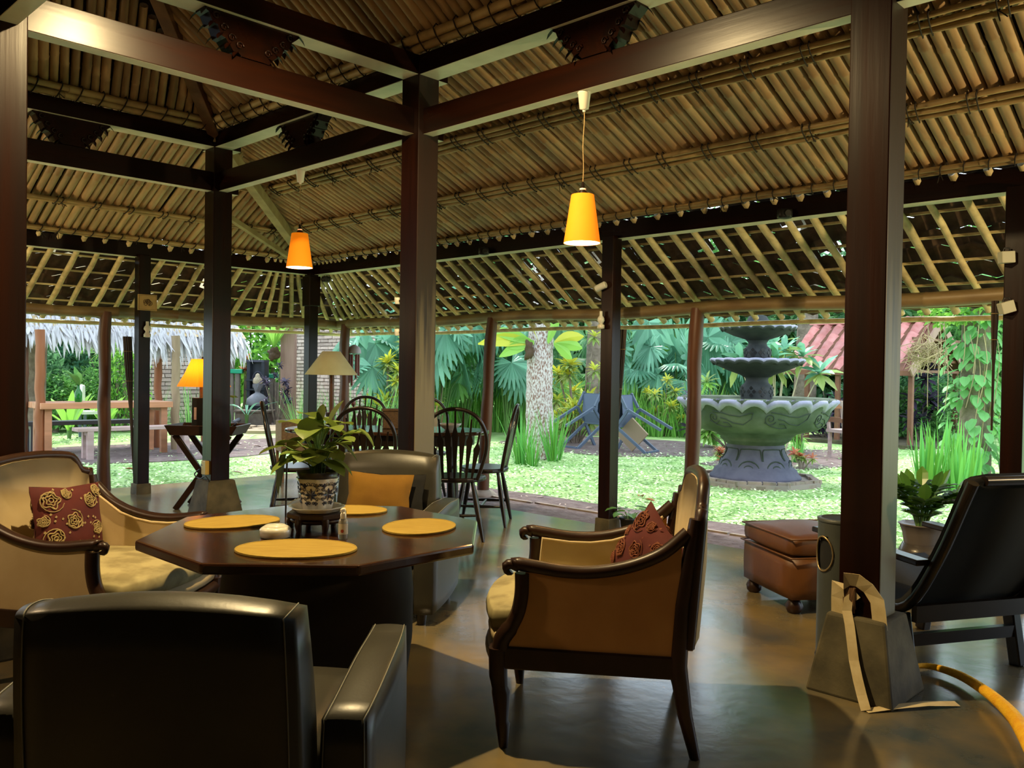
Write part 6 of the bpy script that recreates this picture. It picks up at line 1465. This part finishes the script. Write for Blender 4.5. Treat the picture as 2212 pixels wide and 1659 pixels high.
m = MB(); m.lathe([(.083, .83), (.088, .87), (.075, .93), (.045, .965), (.04, .99), (.03, 1.02), (.001, 1.04)], 20, mod=lambda i, r, z, a: (r*(1+.08*sin(9*a+i)), z)); m.build('headdress', 'statue_cap', t)
bq = PD(550, 905, 19.6); t = thing('stone_basin', 'low brown stone basin with a spout in front of the bust', 'basin', (bq.x, bq.y, GZ), AF-pi/2-.1)
m = MB(); m.prism([(-.30, -.02), (.30, -.02), (.35, .30), (-.35, .30)], .5, 'xz', -.25); m.build('trough', 'basin_stone', t, bev=.03); m = MB(); m.box((0, 0, .31), (.76, .56, .05)); m.build('rim', 'basin_stone', t, bev=.01)
m = MB(); m.cyl((-.25, -.25, .13), (-.32, -.42, .08), .04, .035, 10); m.build('spout', 'statue_grey', t)
p = PD(575, 945, 17.8); t = thing('stone_slabs', 'pale flat stone slabs in front of the statue basin', 'paving', (p.x, p.y, GZ), AF)
for i in range(9):
    m = MB(); out = [((.34+.08*NZ.noise(V((i, a*3, 0))))*cos(a), (.40+.1*NZ.noise(V((i, a*3, 5))))*sin(a)) for a in [2*pi*j/9 for j in range(9)]]; m.prism(out, .06); o = m.build('stone', 'plank_tan', t); o.location = ((i % 3-1)*.62+R(-.1, .1), (i//3-1)*.75+R(-.1, .1), 0)
MATS['slab'] = MATS['plank_tan']
# bird's nest fern by the gate, dark plant right
t = thing('nest_fern', 'bright green nest fern mounted by the gate post', 'fern', PD(592, 752, 20.0))
for i in range(18):
    a = 2.4*i; m = MB(); m.leaf((0, 0, 0), (cos(a)*.55, sin(a)*.55, 1.0), R(.7, 1.1), .10, droop=.5, seg=5, fold=.3); m.build('frond', 'leaf_light', t)
m = MB(); m.rbox((0, 0, -.13), (.24, .2, .26), .08, 6, lambda o: o*(1+.7*NZ.noise(o*13))); m.build('root_mass', 'wicker', t)
croton(PD(598, 850, 19.6), .30, 1.35, 12, 'purple', 'dark glossy leaved plant between the niche and the gate post', 31, .5, 'purple_plant', low=.35)
croton(PD(527, 800, 20.6), .14, 1.5, 5, 'red', 'small red leaved plant left of the niche', 32, 1.2, 'red_plant', low=.8)
broadplant(PD(533, 860, 19.2), .35, 5, .9, .07, 'leaf_bluish', 'arching pale strap leaves in front of the niche', 33, up=1.2, droop=1.2)
gr2 = clump(40, 1.3, .25, .022, 'leaf_mid', 77, .5, 1.1)
for k, (px, d, s) in enumerate([(330, 16.5, .8), (405, 17.5, .9), (430, 17.8, .85), (650, 17.2, .8), (680, 17.5, .8), (735, 16.5, .85), (765, 15.5, .9), (800, 15.2, .9), (820, 16, 1.0), (850, 15.5, .9)]):
    p = PD(px, 880, d); o = link('strap_grass', gr2); o.location = (p.x, p.y, GZ); o.scale = (s,)*3; o.rotation_euler = (0, 0, R(0, 6)); tag(o, '%s arching narrow leaved clump from the left along the brick walls' % ordn(k), 'grass', 'arching clumps by the brick walls')
